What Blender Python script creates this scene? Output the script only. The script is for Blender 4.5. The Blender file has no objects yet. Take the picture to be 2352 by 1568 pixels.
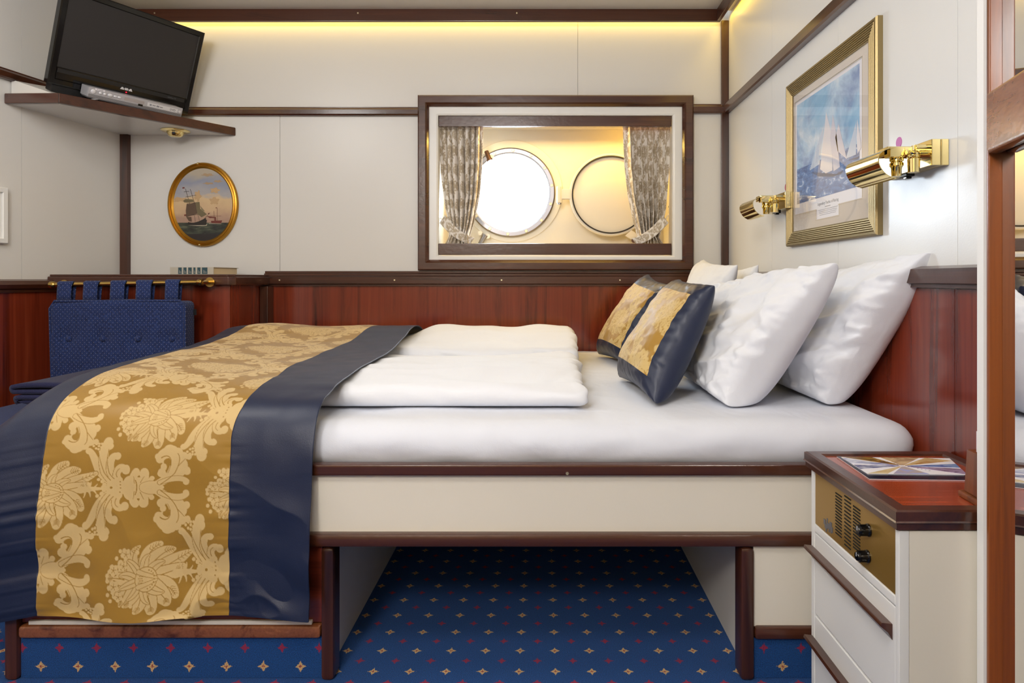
import bpy, bmesh, math, random
import numpy as np
from mathutils import Vector, Matrix
random.seed(7)
SC = bpy.context.scene
COL = SC.collection
F, CX, CY = 1500.0, 1245.0, 641.0      # focal length and vanishing point of the photograph (pixels of 2352x1568)
H, D = 0.856, 2.94                      # eye height, distance of the back wall
WX = 0.837                              # right wall
def P(px, py, d): return Vector(((px-CX)/F*d, d, H-(py-CY)/F*d))
def XX(px, d): return (px-CX)/F*d
def ZZ(py, d): return H-(py-CY)/F*d
def onX(px, py, X):
    d = X*F/(px-CX); return Vector((X, d, ZZ(py, d)))
def onZ(px, py, z):
    d = (H-z)*F/(py-CY); return Vector((XX(px, d), d, z))
def lwx(d): return -1.885-.165*(D-d)     # left wall, running out towards the viewer
def hx(h):
    h = h.lstrip('#'); v = [int(h[i:i+2], 16)/255 for i in (0, 2, 4)]
    return tuple((c/12.92 if c <= .04045 else ((c+.055)/1.055)**2.4) for c in v)+(1.0,)

# ---------------------------------------------------------------- materials
class NT:
    def __init__(s, name):
        s.m = bpy.data.materials.new(name); s.m.use_nodes = True; s.t = s.m.node_tree; s.t.nodes.clear()
        s.out = s.n('ShaderNodeOutputMaterial'); s.b = s.n('ShaderNodeBsdfPrincipled'); s.l(s.b.outputs[0], s.out.inputs[0])
    def n(s, t, **k):
        x = s.t.nodes.new(t)
        for a, v in k.items(): setattr(x, a, v)
        return x
    def l(s, a, b): s.t.links.new(a, b)
    def setv(s, node, i, v):
        if hasattr(v, 'is_output') or isinstance(v, bpy.types.NodeSocket): s.l(v, node.inputs[i])
        else: node.inputs[i].default_value = v
    def math(s, op, a, b=0.0, c=None):
        x = s.n('ShaderNodeMath', operation=op); s.setv(x, 0, a); s.setv(x, 1, b)
        if c is not None: s.setv(x, 2, c)
        return x.outputs[0]
    def coord(s, scale=(1, 1, 1), rot=(0, 0, 0), kind='Object'):
        tc = s.n('ShaderNodeTexCoord'); mp = s.n('ShaderNodeMapping'); s.l(tc.outputs[kind], mp.inputs[0])
        mp.inputs['Scale'].default_value = scale; mp.inputs['Rotation'].default_value = rot
        return mp.outputs[0]
    def noise(s, vec, scale, detail=3, rough=.55, dist=0):
        x = s.n('ShaderNodeTexNoise'); s.l(vec, x.inputs['Vector'])
        x.inputs['Scale'].default_value = scale; x.inputs['Detail'].default_value = detail
        x.inputs['Roughness'].default_value = rough; x.inputs['Distortion'].default_value = dist
        return x.outputs['Fac']
    def ramp(s, fac, stops):
        x = s.n('ShaderNodeValToRGB'); s.l(fac, x.inputs[0]); e = x.color_ramp.elements
        e[0].position, e[0].color = stops[0]; e[1].position, e[1].color = stops[-1]
        for p, c in stops[1:-1]:
            k = e.new(p); k.color = c
        return x.outputs[0]
    def mix(s, fac, a, b, mode='MIX'):
        x = s.n('ShaderNodeMix', data_type='RGBA', blend_type=mode)
        s.setv(x, 0, fac); s.setv(x, 6, a); s.setv(x, 7, b); return x.outputs[2]
    def bump(s, h, strength=.2, dist=.002):
        x = s.n('ShaderNodeBump'); x.inputs['Strength'].default_value = strength; x.inputs['Distance'].default_value = dist
        s.l(h, x.inputs['Height']); s.l(x.outputs[0], s.b.inputs['Normal'])
    def p(s, **k):
        for a, v in k.items(): s.setv(s.b, a.replace('_', ' '), v)
        return s.m
    def xyz(s, vec):
        x = s.n('ShaderNodeSeparateXYZ'); s.l(vec, x.inputs[0]); return x.outputs

def plain(name, col, rough=.5, metal=0., bump=0, bscale=200, var=0, **k):
    t = NT(name); c = hx(col) if isinstance(col, str) else col
    if var or bump:
        v = t.coord(); nz = t.noise(v, bscale, 4)
        if bump: t.bump(nz, bump, .002)
        if var:
            n2 = t.noise(v, 3.0, 3)
            c = t.ramp(n2, [(.3, tuple(x*(1-var) for x in c[:3])+(1,)), (.7, c)])
    return t.p(Base_Color=c, Roughness=rough, Metallic=metal, **k)

def wood(name, dark, mid, light, axis='x', rough=.25, coat=.3, sc=1.0, bump=.05):
    t = NT(name)
    s = {'x': (.9, 14, 14), 'y': (14, .9, 14), 'z': (14, 14, .9)}[axis]
    s2 = {'x': (3, 160, 160), 'y': (160, 3, 160), 'z': (160, 160, 3)}[axis]
    v = t.coord(tuple(q*sc for q in s)); f = t.noise(v, 1.0, 5, .6, 1.2)
    v2 = t.coord(tuple(q*sc for q in s2)); g = t.noise(v2, 1.0, 3, .6)
    c = t.ramp(f, [(.28, hx(dark)), (.48, hx(mid)), (.62, hx(mid)), (.78, hx(light))])
    c = t.mix(.55, c, t.ramp(g, [(.25, (.55, .5, .5, 1)), (.6, (1, 1, 1, 1))]), 'MULTIPLY')
    w = t.noise(t.coord((60, 60, 60)), 1.0, 2)
    t.bump(w, bump, .004)
    return t.p(Base_Color=c, Roughness=rough, Coat_Weight=coat, Coat_Roughness=.12)

M = {}
M['cream'] = plain('cream_laminate', '#dad9d6', .32, bump=.04, bscale=260)
M['cream_cool'] = plain('pale_laminate', '#e4e4e2', .3, bump=.06, bscale=240)
M['cream_panel'] = plain('cream_painted_board', '#e6e0d2', .4, bump=.05, bscale=150, var=.03)
M['white_paint'] = plain('white_gloss_paint', '#e6e6e4', .28, bump=.03, bscale=90)
M['ceiling'] = plain('ceiling_white', '#d9d5ce', .5)
M['trim_x'] = wood('mahogany_trim_lengthwise', '#2b140b', '#4a2718', '#653925', 'x', .26, .35, 1.0, .10)
M['trim_y'] = wood('mahogany_trim_deep', '#2b140b', '#4a2718', '#653925', 'y', .28, .35)
M['trim_z'] = wood('mahogany_trim_upright', '#2b140b', '#4a2718', '#653925', 'z', .28, .35)
M['red_z'] = wood('red_mahogany_panel', '#401509', '#7c301b', '#974427', 'z', .17, .6, .8, .015)
M['red_x'] = wood('red_mahogany_board', '#43180d', '#6d2c1a', '#8a4023', 'x', .25, .4)
M['top_red'] = wood('orange_red_mahogany_top', '#7c3018', '#a84a28', '#bd6036', 'x', .16, .5, .8, .01)
M['door_z'] = wood('varnished_teak', '#4f2008', '#8a4716', '#ab6526', 'z', .36, .15, 1.2, .05)
M['door_y'] = wood('varnished_teak_rail', '#54260d', '#8a5230', '#a96c40', 'y', .25, .6, 1.2, .08)
M['box_wood'] = wood('oiled_brown_wood', '#4b2410', '#7a4420', '#98602f', 'z', .35, .2)
M['black_gloss'] = plain('black_gloss_plastic', '#0c0c0e', .12)
M['black_matt'] = plain('black_matt_plastic', '#121214', .45)
M['screen'] = plain('matt_screen', '#262425', .55)
M['silver'] = plain('silver_plastic', '#b9bac2', .35, .35)
M['silver_dark'] = plain('grey_plastic', '#6c6c72', .4, .3)
M['logo'] = plain('logo_silver', '#dfe0e6', .3, .2)
M['ink'] = plain('dark_ink', '#3a3a40', .6)
M['ink_pale'] = plain('pale_grey_ink', '#8c8f99', .7)
M['brass'] = plain('polished_brass', '#efdb9c', .07, 1.0)
M['brass_old'] = plain('aged_brass', '#c0a05a', .2, 1.0)
M['steel'] = plain('brushed_steel', '#8e8c90', .3, 1.0)
M['bolt'] = plain('bolt_brass', '#c9bb97', .3, .8)
M['bronze'] = plain('dark_bronze', '#5a4030', .4, .6)
M['rubber'] = plain('black_rubber', '#2b2724', .7)
M['gilt'] = plain('gilt_frame', '#b5852f', .3, .85, bump=.1, bscale=120)
M['old_gilt'] = plain('antique_gold_frame', '#94825a', .38, .75, bump=.25, bscale=300)
def cloth_mat(name, col):
    t = NT(name); v = t.coord(); a = t.noise(t.coord((1, .7, 1)), 8, 3, .5, .35); w = t.noise(v, 420, 3)
    t.bump(t.math('ADD', a, t.math('MULTIPLY', w, .04)), .6, .012)
    return t.p(Base_Color=hx(col), Roughness=.85, Sheen_Weight=.15)
M['linen'] = cloth_mat('white_linen', '#e5e8ef'); M['sheet'] = cloth_mat('white_fitted_sheet', '#dadee8')
M['navy'] = plain('navy_satin', '#17213c', .42, bump=.15, bscale=500, Sheen_Weight=.03)
M['blanket'] = plain('navy_fleece', '#191c42', .95, bump=.9, bscale=350, Sheen_Weight=.08)
M['page'] = plain('page_block', '#d9c9a8', .8)
M['cover'] = plain('pale_book_cover', '#bcb6a8', .6, var=.12)
M['teal_label'] = plain('teal_label', '#2d4b55', .6)
M['paper'] = plain('white_paper', '#eceaf0', .5)
M['mat_board'] = plain('beige_mount', '#d9cfc4', .8, bump=.1)
M['radio'] = plain('gold_anodised_plate', '#a3803f', .3, .55, bump=.05, bscale=300)
M['dark_hole'] = plain('dark_slot', '#0e0b06', .8)
M['red_dot'] = plain('pink_sticker', '#c86fb4', .5)
M['red_dot2'] = plain('crimson_sticker', '#b8455a', .5)
M['wardrobe'] = plain('beige_wardrobe_front', '#b3a186', .5)
M['mirror'] = plain('silvered_mirror', '#f2f2f2', .01, 1.0)
M['tie'] = plain('cream_cord', '#e8e0d4', .7)

def emit(name, col, s):
    t = NT(name); e = t.n('ShaderNodeEmission'); e.inputs[0].default_value = col; e.inputs[1].default_value = s
    t.l(e.outputs[0], t.out.inputs[0]); return t.m
M['led'] = emit('red_led', hx('#ff1a30'), 3)
M['glow'] = emit('warm_led_strip', hx('#ffd873'), 2)

def glass(name, ior=1.5, rough=0.0):
    t = NT(name); g = t.n('ShaderNodeBsdfGlossy'); g.inputs['Roughness'].default_value = rough
    tr = t.n('ShaderNodeBsdfTransparent'); fr = t.n('ShaderNodeFresnel'); t.l(t.math('SUBTRACT', ior, t.math('MULTIPLY', t.n('ShaderNodeNewGeometry').outputs['Backfacing'], ior-1/ior)), fr.inputs[0])
    mx = t.n('ShaderNodeMixShader'); t.l(fr.outputs[0], mx.inputs[0]); t.l(tr.outputs[0], mx.inputs[1]); t.l(g.outputs[0], mx.inputs[2])
    t.l(mx.outputs[0], t.out.inputs[0]); return t.m
M['glass'] = glass('clear_glass')

def damask(name, ground, motif, attr='damask', gr=.33, mr=.6, sheen=.2):
    t = NT(name); a = t.n('ShaderNodeAttribute'); a.attribute_name = attr
    f = a.outputs['Fac']
    c = t.mix(f, hx(ground), hx(motif))
    r = t.math('ADD', t.math('MULTIPLY', f, mr-gr), gr)
    t.bump(t.noise(t.coord(), 900, 2), .12, .001)
    return t.p(Base_Color=c, Roughness=r, Sheen_Weight=sheen)
M['gold_damask'] = damask('gold_damask_satin', '#96701f', '#c4a76f', gr=.42, mr=.65)
M['cushion_damask'] = damask('gold_damask_cushion', '#a87f2c', '#cdb071', gr=.58, mr=.75)
M['curtain'] = damask('beige_damask_curtain', '#ece7e0', '#b5a68e', gr=.75, mr=.6)

def carpet(name, ux, uy, ox, oy, per=.0796):
    t = NT(name); x = t.xyz(t.coord())
    wob = t.math('MULTIPLY', t.math('SUBTRACT', t.noise(t.coord(), 400, 1), .5), .015)
    def dist(o1, o2):
        fx = t.math('SUBTRACT', t.math('FRACT', t.math('DIVIDE', t.math('SUBTRACT', x[ux], o1-per*100.5), per)), .5)
        fy = t.math('SUBTRACT', t.math('FRACT', t.math('DIVIDE', t.math('SUBTRACT', x[uy], o2-per*100.5), per)), .5)
        ax = t.math('ABSOLUTE', fx); ay = t.math('ABSOLUTE', fy)
        d1 = t.math('ADD', ax, ay)
        mn = t.math('MINIMUM', ax, ay)           # star arms: pull the diamond's sides in
        return t.math('ADD', t.math('MULTIPLY', t.math('ADD', d1, t.math('MULTIPLY', mn, .9)), per), wob)
    dy = dist(ox, oy); dr = dist(ox+per/2, oy+per/2)
    pile = t.noise(t.coord(), 500, 3)
    base = t.ramp(pile, [(.3, hx('#02295a')), (.7, hx('#05559f'))])
    yel = t.math('LESS_THAN', dy, .0120); yc = t.math('LESS_THAN', dy, .004); red = t.math('LESS_THAN', dr, .0108)
    c = t.mix(yel, base, hx('#d3ad78')); c = t.mix(yc, c, hx('#9c3b3a')); c = t.mix(red, c, hx('#93244a'))
    t.bump(pile, .8, .004)
    return t.p(Base_Color=c, Roughness=.95, Sheen_Weight=.03)
M['carpet'] = carpet('blue_patterned_carpet', 0, 1, -.0504, 1.4258)
M['carpet_v'] = carpet('blue_patterned_carpet_upright', 0, 2, -1.0757, .0253)

def upholstery(name, ua, ub, per):
    t = NT(name); x = t.xyz(t.coord())
    def dist(o):
        fx = t.math('SUBTRACT', t.math('FRACT', t.math('DIVIDE', t.math('ADD', x[ua], 10+o), per)), .5)
        fy = t.math('SUBTRACT', t.math('FRACT', t.math('DIVIDE', t.math('ADD', x[ub], 10+o), per)), .5)
        return t.math('MAXIMUM', t.math('ABSOLUTE', fx), t.math('ABSOLUTE', fy))
    d = t.math('MINIMUM', dist(0), dist(per/2))
    dots = t.math('LESS_THAN', d, .062)
    pile = t.noise(t.coord((1, 1, .4)), 330, 4, .7)
    base = t.ramp(pile, [(.35, hx('#0f183d')), (.65, hx('#263e78'))])
    c = t.mix(dots, base, hx('#8d8da6')); t.bump(pile, .6, .003)
    return t.p(Base_Color=c, Roughness=.95, Sheen_Weight=.08)
M['uph'] = upholstery('blue_dotted_chenille', 0, 2, .0165)
M['uph_side'] = upholstery('blue_dotted_chenille_side', 1, 2, .0165)

# ---------------------------------------------------------------- object helpers
def props(o, label=None, cat=None, group=None, kind=None):
    for k, v in (('label', label), ('category', cat), ('group', group), ('kind', kind)):
        if v: o[k] = v
    return o
def link(name, me, parent=None):
    o = bpy.data.objects.new(name, me); COL.objects.link(o)
    if parent is not None:
        o.parent = parent; o.matrix_parent_inverse = world_of(parent).inverted()
    return o
def world_of(o):
    m = Matrix.Translation(o.location)
    if o.parent is not None: return world_of(o.parent) @ o.matrix_parent_inverse @ m
    return m
def thing(name, label, cat, loc, group=None, kind=None):
    o = bpy.data.objects.new(name, None); o.empty_display_size = .05; COL.objects.link(o); o.location = loc
    return props(o, label, cat, group, kind)
def setting(name, label, loc=(0, 0, 0)):
    o = bpy.data.objects.new(name, None); COL.objects.link(o); o.location = loc
    return props(o, label, None, None, 'structure')

class B:
    """collects shapes and links them as ONE mesh object"""
    def __init__(s): s.v = []; s.f = []
    def add(s, vs, fs):
        k = len(s.v); s.v += [tuple(v) for v in vs]; s.f += [tuple(i+k for i in f) for f in fs]; return s
    def box(s, x0, x1, y0, y1, z0, z1):
        return s.add([(x, y, z) for z in (z0, z1) for y in (y0, y1) for x in (x0, x1)],
                     [(0, 2, 3, 1), (4, 5, 7, 6), (0, 1, 5, 4), (1, 3, 7, 5), (3, 2, 6, 7), (2, 0, 4, 6)])
    def boxm(s, M4, a, b):
        (x0, y0, z0), (x1, y1, z1) = a, b
        return s.add([M4 @ Vector((x, y, z)) for z in (z0, z1) for y in (y0, y1) for x in (x0, x1)],
                     [(0, 2, 3, 1), (4, 5, 7, 6), (0, 1, 5, 4), (1, 3, 7, 5), (3, 2, 6, 7), (2, 0, 4, 6)])
    def prism(s, pts, vec):
        """polygon of 3D points pushed along vec"""
        n = len(pts); vec = Vector(vec); a = [Vector(p) for p in pts]
        return s.add(a+[p+vec for p in a], [tuple(range(n))[::-1], tuple(range(n, 2*n))]+[(i, (i+1) % n, n+(i+1) % n, n+i) for i in range(n)])
    def sweep(s, sect, path_dir, frame):
        return s
    def tube(s, pts, r, n=10, caps=True, closed=False):
        pts = [Vector(p) for p in pts]; m = len(pts); rs = r if isinstance(r, (list, tuple)) else [r]*m
        vs = []; up = None
        for i, p in enumerate(pts):
            if closed: t = (pts[(i+1) % m]-pts[i-1])
            else: t = pts[min(i+1, m-1)]-pts[max(i-1, 0)]
            t.normalize()
            if up is None: up = Vector((0, 0, 1)) if abs(t.z) < .9 else Vector((1, 0, 0))
            a = t.cross(up).normalized(); b = a.cross(t).normalized(); up = b
            for k in range(n):
                q = 2*math.pi*k/n; vs.append(p+(a*math.cos(q)+b*math.sin(q))*rs[i])
        fs = [(i*n+k, i*n+(k+1) % n, (i+1)*n+(k+1) % n, (i+1)*n+k) for i in range(m-1) for k in range(n)]
        if closed: fs += [((m-1)*n+k, (m-1)*n+(k+1) % n, (k+1) % n, k) for k in range(n)]
        elif caps: fs += [tuple(range(n))[::-1], tuple(range((m-1)*n, m*n))]
        return s.add(vs, fs)
    def lathe(s, prof, c, ax, n=32, ex=None, sx=1., closed=False):
        """profile [(radius, height)] round axis ax at c"""
        ax = Vector(ax).normalized(); c = Vector(c)
        e = Vector(ex).normalized() if ex else (ax.cross(Vector((0, 0, 1))).normalized() if abs(ax.z) < .9 else Vector((1, 0, 0)))
        g = ax.cross(e).normalized(); m = len(prof)
        vs = [c+ax*h+(e*math.cos(2*math.pi*k/n)*sx+g*math.sin(2*math.pi*k/n))*r for r, h in prof for k in range(n)]
        fs = [(i*n+k, i*n+(k+1) % n, (i+1)*n+(k+1) % n, (i+1)*n+k) for i in range(m-1) for k in range(n)]
        if closed: fs += [((m-1)*n+k, (m-1)*n+(k+1) % n, (k+1) % n, k) for k in range(n)]
        else:
            if prof[0][0] > 1e-6: fs.append(tuple(range(n))[::-1])
            if prof[-1][0] > 1e-6: fs.append(tuple(range((m-1)*n, m*n)))
        return s.add(vs, fs)
    def frame(s, a0, b0, a1, b1, prof, mp):
        """mitred rectangular frame; profile [(inset, height)] closed; mp(a,b,h)"""
        vs = []
        for i, h in prof: vs += [mp(a0+i, b0+i, h), mp(a1-i, b0+i, h), mp(a1-i, b1-i, h), mp(a0+i, b1-i, h)]
        m = len(prof); fs = []
        for j in range(m):
            for k in range(4): fs.append((j*4+k, j*4+(k+1) % 4, ((j+1) % m)*4+(k+1) % 4, ((j+1) % m)*4+k))
        return s.add(vs, fs)
    def grid(s, V, wrap=False):
        n, m = V.shape[:2]; k = len(s.v); s.v += [tuple(p) for p in V.reshape(-1, 3)]
        for i in range(n-1):
            for j in range(m if wrap else m-1):
                j2 = (j+1) % m; s.f.append((k+i*m+j, k+i*m+j2, k+(i+1)*m+j2, k+(i+1)*m+j))
        return s
    def build(s, name, mat, parent=None, bevel=0., smooth=False, seg=2, label=None, recalc=True, loc=None):
        me = bpy.data.meshes.new(name); me.from_pydata(s.v, [], s.f)
        bm = bmesh.new(); bm.from_mesh(me)
        bmesh.ops.remove_doubles(bm, verts=bm.verts, dist=1e-6)
        if recalc: bmesh.ops.recalc_face_normals(bm, faces=bm.faces)
        if bevel:
            es = [e for e in bm.edges if len(e.link_faces) == 2 and e.calc_face_angle(0) > .5]
            bmesh.ops.bevel(bm, geom=es, offset=bevel, segments=seg, affect='EDGES', profile=.5, clamp_overlap=True)
        if loc is not None: bmesh.ops.translate(bm, vec=-Vector(loc), verts=bm.verts)
        bm.to_mesh(me); bm.free()
        if smooth is not False: smooth_mesh(me, 1.1 if smooth is True else smooth)
        elif bevel: smooth_mesh(me, .6)
        me.materials.append(M[mat] if isinstance(mat, str) else mat)
        o = link(name, me, parent)
        if bevel and smooth is False:
            wn = o.modifiers.new('weighted_normals', 'WEIGHTED_NORMAL'); wn.keep_sharp = True; wn.weight = 80
        if loc is not None: o.location = loc
        if label: o['label'] = label
        return o
def smooth_mesh(me, ang=1.1):
    me.polygons.foreach_set('use_smooth', [True]*len(me.polygons))
    try: me.set_sharp_from_angle(angle=ang)
    except Exception: pass

def sheet(name, V, mat, parent=None, attr=None, loc=None, solid=0, off=-1, wrap=False, label=None):
    """smooth quad sheet from an (n,m,3) array; attr: (n,m) pattern mask"""
    n, m = V.shape[:2]; me = bpy.data.meshes.new(name)
    co = V.reshape(-1, 3).astype(np.float32)
    if loc is not None: co = co-np.array(loc, np.float32)
    ii, jj = np.meshgrid(np.arange(n-1), np.arange(m if wrap else m-1), indexing='ij'); j2 = (jj+1) % m
    q = np.stack([ii*m+jj, ii*m+j2, (ii+1)*m+j2, (ii+1)*m+jj], -1).reshape(-1, 4)
    me.vertices.add(len(co)); me.vertices.foreach_set('co', co.ravel())
    me.loops.add(q.size); me.loops.foreach_set('vertex_index', q.ravel().astype(np.int32))
    me.polygons.add(len(q)); me.polygons.foreach_set('loop_start', (np.arange(len(q))*4).astype(np.int32))
    me.update(calc_edges=True); me.validate()
    me.polygons.foreach_set('use_smooth', np.ones(len(me.polygons), bool))
    if attr is not None:
        a = me.attributes.new('damask', 'FLOAT', 'POINT'); a.data.foreach_set('value', attr.reshape(-1).astype(np.float32))
    me.materials.append(M[mat] if isinstance(mat, str) else mat)
    o = link(name, me, parent)
    if loc is not None: o.location = loc
    if solid:
        md = o.modifiers.new('thickness', 'SOLIDIFY'); md.thickness = solid; md.offset = off
    if label: o['label'] = label
    return o

def text(name, s, size, M4, mat, parent, align='CENTER', depth=.0002):
    cu = bpy.data.curves.new(name, 'FONT'); cu.body = s; cu.size = size; cu.align_x = align; cu.align_y = 'CENTER'; cu.extrude = depth
    ob = bpy.data.objects.new(name+'_src', cu); me = bpy.data.meshes.new_from_object(ob)
    me.transform(M4); me.name = name; me.materials.clear(); me.materials.append(M[mat])
    bpy.data.objects.remove(ob); return link(name, me, parent)
def axes(o, x, y, z):
    m = Matrix.Identity(4)
    for i, v in enumerate((x, y, z, o)):
        for r in range(3): m[r][i] = v[r]
    return m

# numpy value noise
def vn(x, y, seed=0):
    x = np.asarray(x, float); y = np.asarray(y, float); xi = np.floor(x).astype(np.int64); yi = np.floor(y).astype(np.int64)
    fx = x-xi; fy = y-yi; fx = fx*fx*fx*(fx*(6*fx-15)+10); fy = fy*fy*fy*(fy*(6*fy-15)+10)
    def h(a, b):
        n = (a*374761393+b*668265263+seed*1442695041) & 0xffffffff
        n = ((n ^ (n >> 13))*1274126177) & 0xffffffff
        return ((n ^ (n >> 16)) & 0xffff)/65535.0*2-1
    a = h(xi, yi); b = h(xi+1, yi); c = h(xi, yi+1); d = h(xi+1, yi+1)
    return (a*(1-fx)+b*fx)*(1-fy)+(c*(1-fx)+d*fx)*fy
def fbm(x, y, seed=0, o=3):
    r = 0; a = 1.
    for k in range(o): r = r+a*vn(x*2**k, y*2**k, seed+k*17); a *= .5
    return r
def creases(x, y, seed=0): return 1-np.abs(fbm(x, y, seed, 2))*1.6   # sharp soft folds
def sstep(a, b, x): t = np.clip((x-a)/(b-a), 0, 1); return t*t*(3-2*t)

# ---------------------------------------------------------------- damask repeat (drawn once as a mask, woven into the cloth meshes)
TW, TH, TS = 2200, 1740, 2.5     # repeat in drawing units, units per cell
UNIT = .000187                   # metres per drawing unit
NXT, NYT = int(TW/TS), int(TH/TS)
TILE = np.zeros((NYT, NXT), np.float32)
def _stamp(cx, cy, rad, val, soft=3.0):
    r = rad+soft; i0, i1 = int((cx-r)/TS), int((cx+r)/TS)+1; j0, j1 = int((cy-r)/TS), int((cy+r)/TS)+1
    gx = (np.arange(i0, i1+1))*TS; gy = (np.arange(j0, j1+1))*TS
    d = np.sqrt((gx[None, :]-cx)**2+(gy[:, None]-cy)**2)
    a = np.clip((rad-d)/soft+.5, 0, 1).astype(np.float32)
    ix = np.arange(i0, i1+1) % NXT; iy = np.arange(j0, j1+1) % NYT
    sub = TILE[np.ix_(iy, ix)]
    TILE[np.ix_(iy, ix)] = np.maximum(sub, a) if val else np.minimum(sub, 1-a)
def motif(ox, oy, flipx=1):
    def bez(pts, t):
        pts = [np.array(p, float) for p in pts]
        while len(pts) > 1: pts = [pts[i]*(1-t)+pts[i+1]*t for i in range(len(pts)-1)]
        return pts[0]
    def S(pts, r0, r1, val=1, mid=None, mir=True, out=0):
        if out: S(pts, r0+out, r1+out, 0, None if mid is None else mid+out, mir)
        L = sum(math.dist(pts[i], pts[i+1]) for i in range(len(pts)-1)); n = max(4, int(L/max(4, min(r0, r1)*.5+2)))
        for k in range(n+1):
            t = k/n; x, y = bez(pts, t)
            r = r0*(1-t)+r1*t if mid is None else (r0*(1-t)**2+2*mid*t*(1-t)+r1*t*t)
            _stamp(ox+x, oy+y, r, val)
            if mir: _stamp(ox+x, oy-y, r, val)
    def D(x, y, r, val=1, mir=True):
        _stamp(ox+x, oy+y, r, val)
        if mir: _stamp(ox+x, oy-y, r, val)
    return S, D
def draw_cross(ox, oy):
    S, D = motif(ox, oy)
    # acanthus arms, left
    S([(-330, -70), (-490, -170), (-520, -330), (-590, -400)], 46, 34, mid=48); D(-608, -408, 38)
    S([(-330, -90), (-470, -250), (-440, -420), (-400, -520)], 50, 50, mid=58, out=6); D(-395, -520, 56); D(-380, -470, 50)
    S([(-300, -120), (-400, -260), (-330, -370), (-280, -355)], 46, 30, mid=48, out=6); D(-272, -350, 42)
    S([(-250, -100), (-310, -200), (-230, -260), (-170, -220)], 44, 30, mid=44, out=6); D(-165, -215, 46)
    D(-320, -85, 62); D(-270, -60, 40)
    S([(-340, -90), (-460, -230), (-490, -380)], 5, 3, 0); S([(-300, -110), (-400, -210), (-395, -330), (-380, -430)], 5, 3, 0)
    S([(-250, -110), (-310, -190), (-240, -225)], 5, 3, 0)
    for x, y in ((-560, -470), (-530, -495), (-500, -470), (-530, -440), (-500, -430), (-470, -500), (-470, -455), (-445, -490), (-500, -500), (-480, -400), (-465, -425)): D(x, y, 15)
    for x, y, r in ((-475, -100, 20), (-430, -75, 24), (-405, -35, 24), (-410, 0, 32)): D(x, y, r)
    # little flower, studded band
    for k in range(6): D(-330+44*math.cos(k*1.047), 44*math.sin(k*1.047)+5, 30, mir=False)
    D(-330, 5, 9, 0, False)
    S([(-240, -95), (-200, 0), (-240, 95)], 42, 42, mir=False); S([(-195, -95), (-150, 0), (-195, 95)], 5, 5, 0, mir=False)
    for y in (-70, -30, 10, 60): D(-222+abs(y)*-.1, y, 8, 0, False)
    # central shell
    D(-20, 0, 130, mir=False); D(-130, 0, 75, mir=False); D(60, 0, 110, mir=False)
    S([(-60, -60), (-90, -150), (-50, -190)], 50, 40, mid=52); D(-45, -185, 46)
    S([(20, -50), (70, -130), (50, -180)], 50, 48, mid=50); D(50, -175, 56)
    S([(60, -50), (130, -90), (140, -120)], 36, 26); D(140, -118, 30)
    S([(-160, -40), (-150, -110), (-120, -120)], 40, 30)
    S([(-50, -90), (-10, 0), (-50, 90)], 6, 6, 0, mir=False)
    for y in (-60, -30, 0, 30, 60): S([(30, y*.35), (130, y)], 4, 5, 0, mir=False)
    S([(-60, -50), (-70, -140)], 4, 3, 0); S([(10, -60), (50, -140)], 4, 3, 0)
    S([(60, 0), (180, -60), (260, 0)], 60, 8, mid=60, out=5); S([(60, 0), (180, -20), (260, 0)], 50, 20)
    # scrolls, right
    S([(180, -30), (330, -110), (410, -200), (420, -300)], 44, 70, mid=60)
    S([(420, -280), (420, -390), (330, -420)], 80, 70); S([(360, -400), (250, -400), (220, -320)], 74, 46); D(195, -345, 34)
    D(345, -440, 38); D(430, -390, 60); D(500, -350, 48); D(560, -345, 34); D(490, -260, 60); D(540, -205, 42); D(265, -330, 56); D(250, -180, 50); D(270, -240, 36)
    D(460, -200, 60); D(300, -450, 26)
    S([(230, -60), (390, -130), (480, -130), (540, -80)], 26, 30, mid=44, out=6); D(530, -65, 36)
    S([(240, -40), (400, -150), (500, -300), (430, -380)], 5, 4, 0); S([(240, -330), (330, -390), (400, -310), (320, -190)], 6, 3, 0)
    S([(290, -290), (340, -340), (350, -260)], 22, 8, 0); S([(440, -250), (520, -320)], 4, 3, 0)
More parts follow.
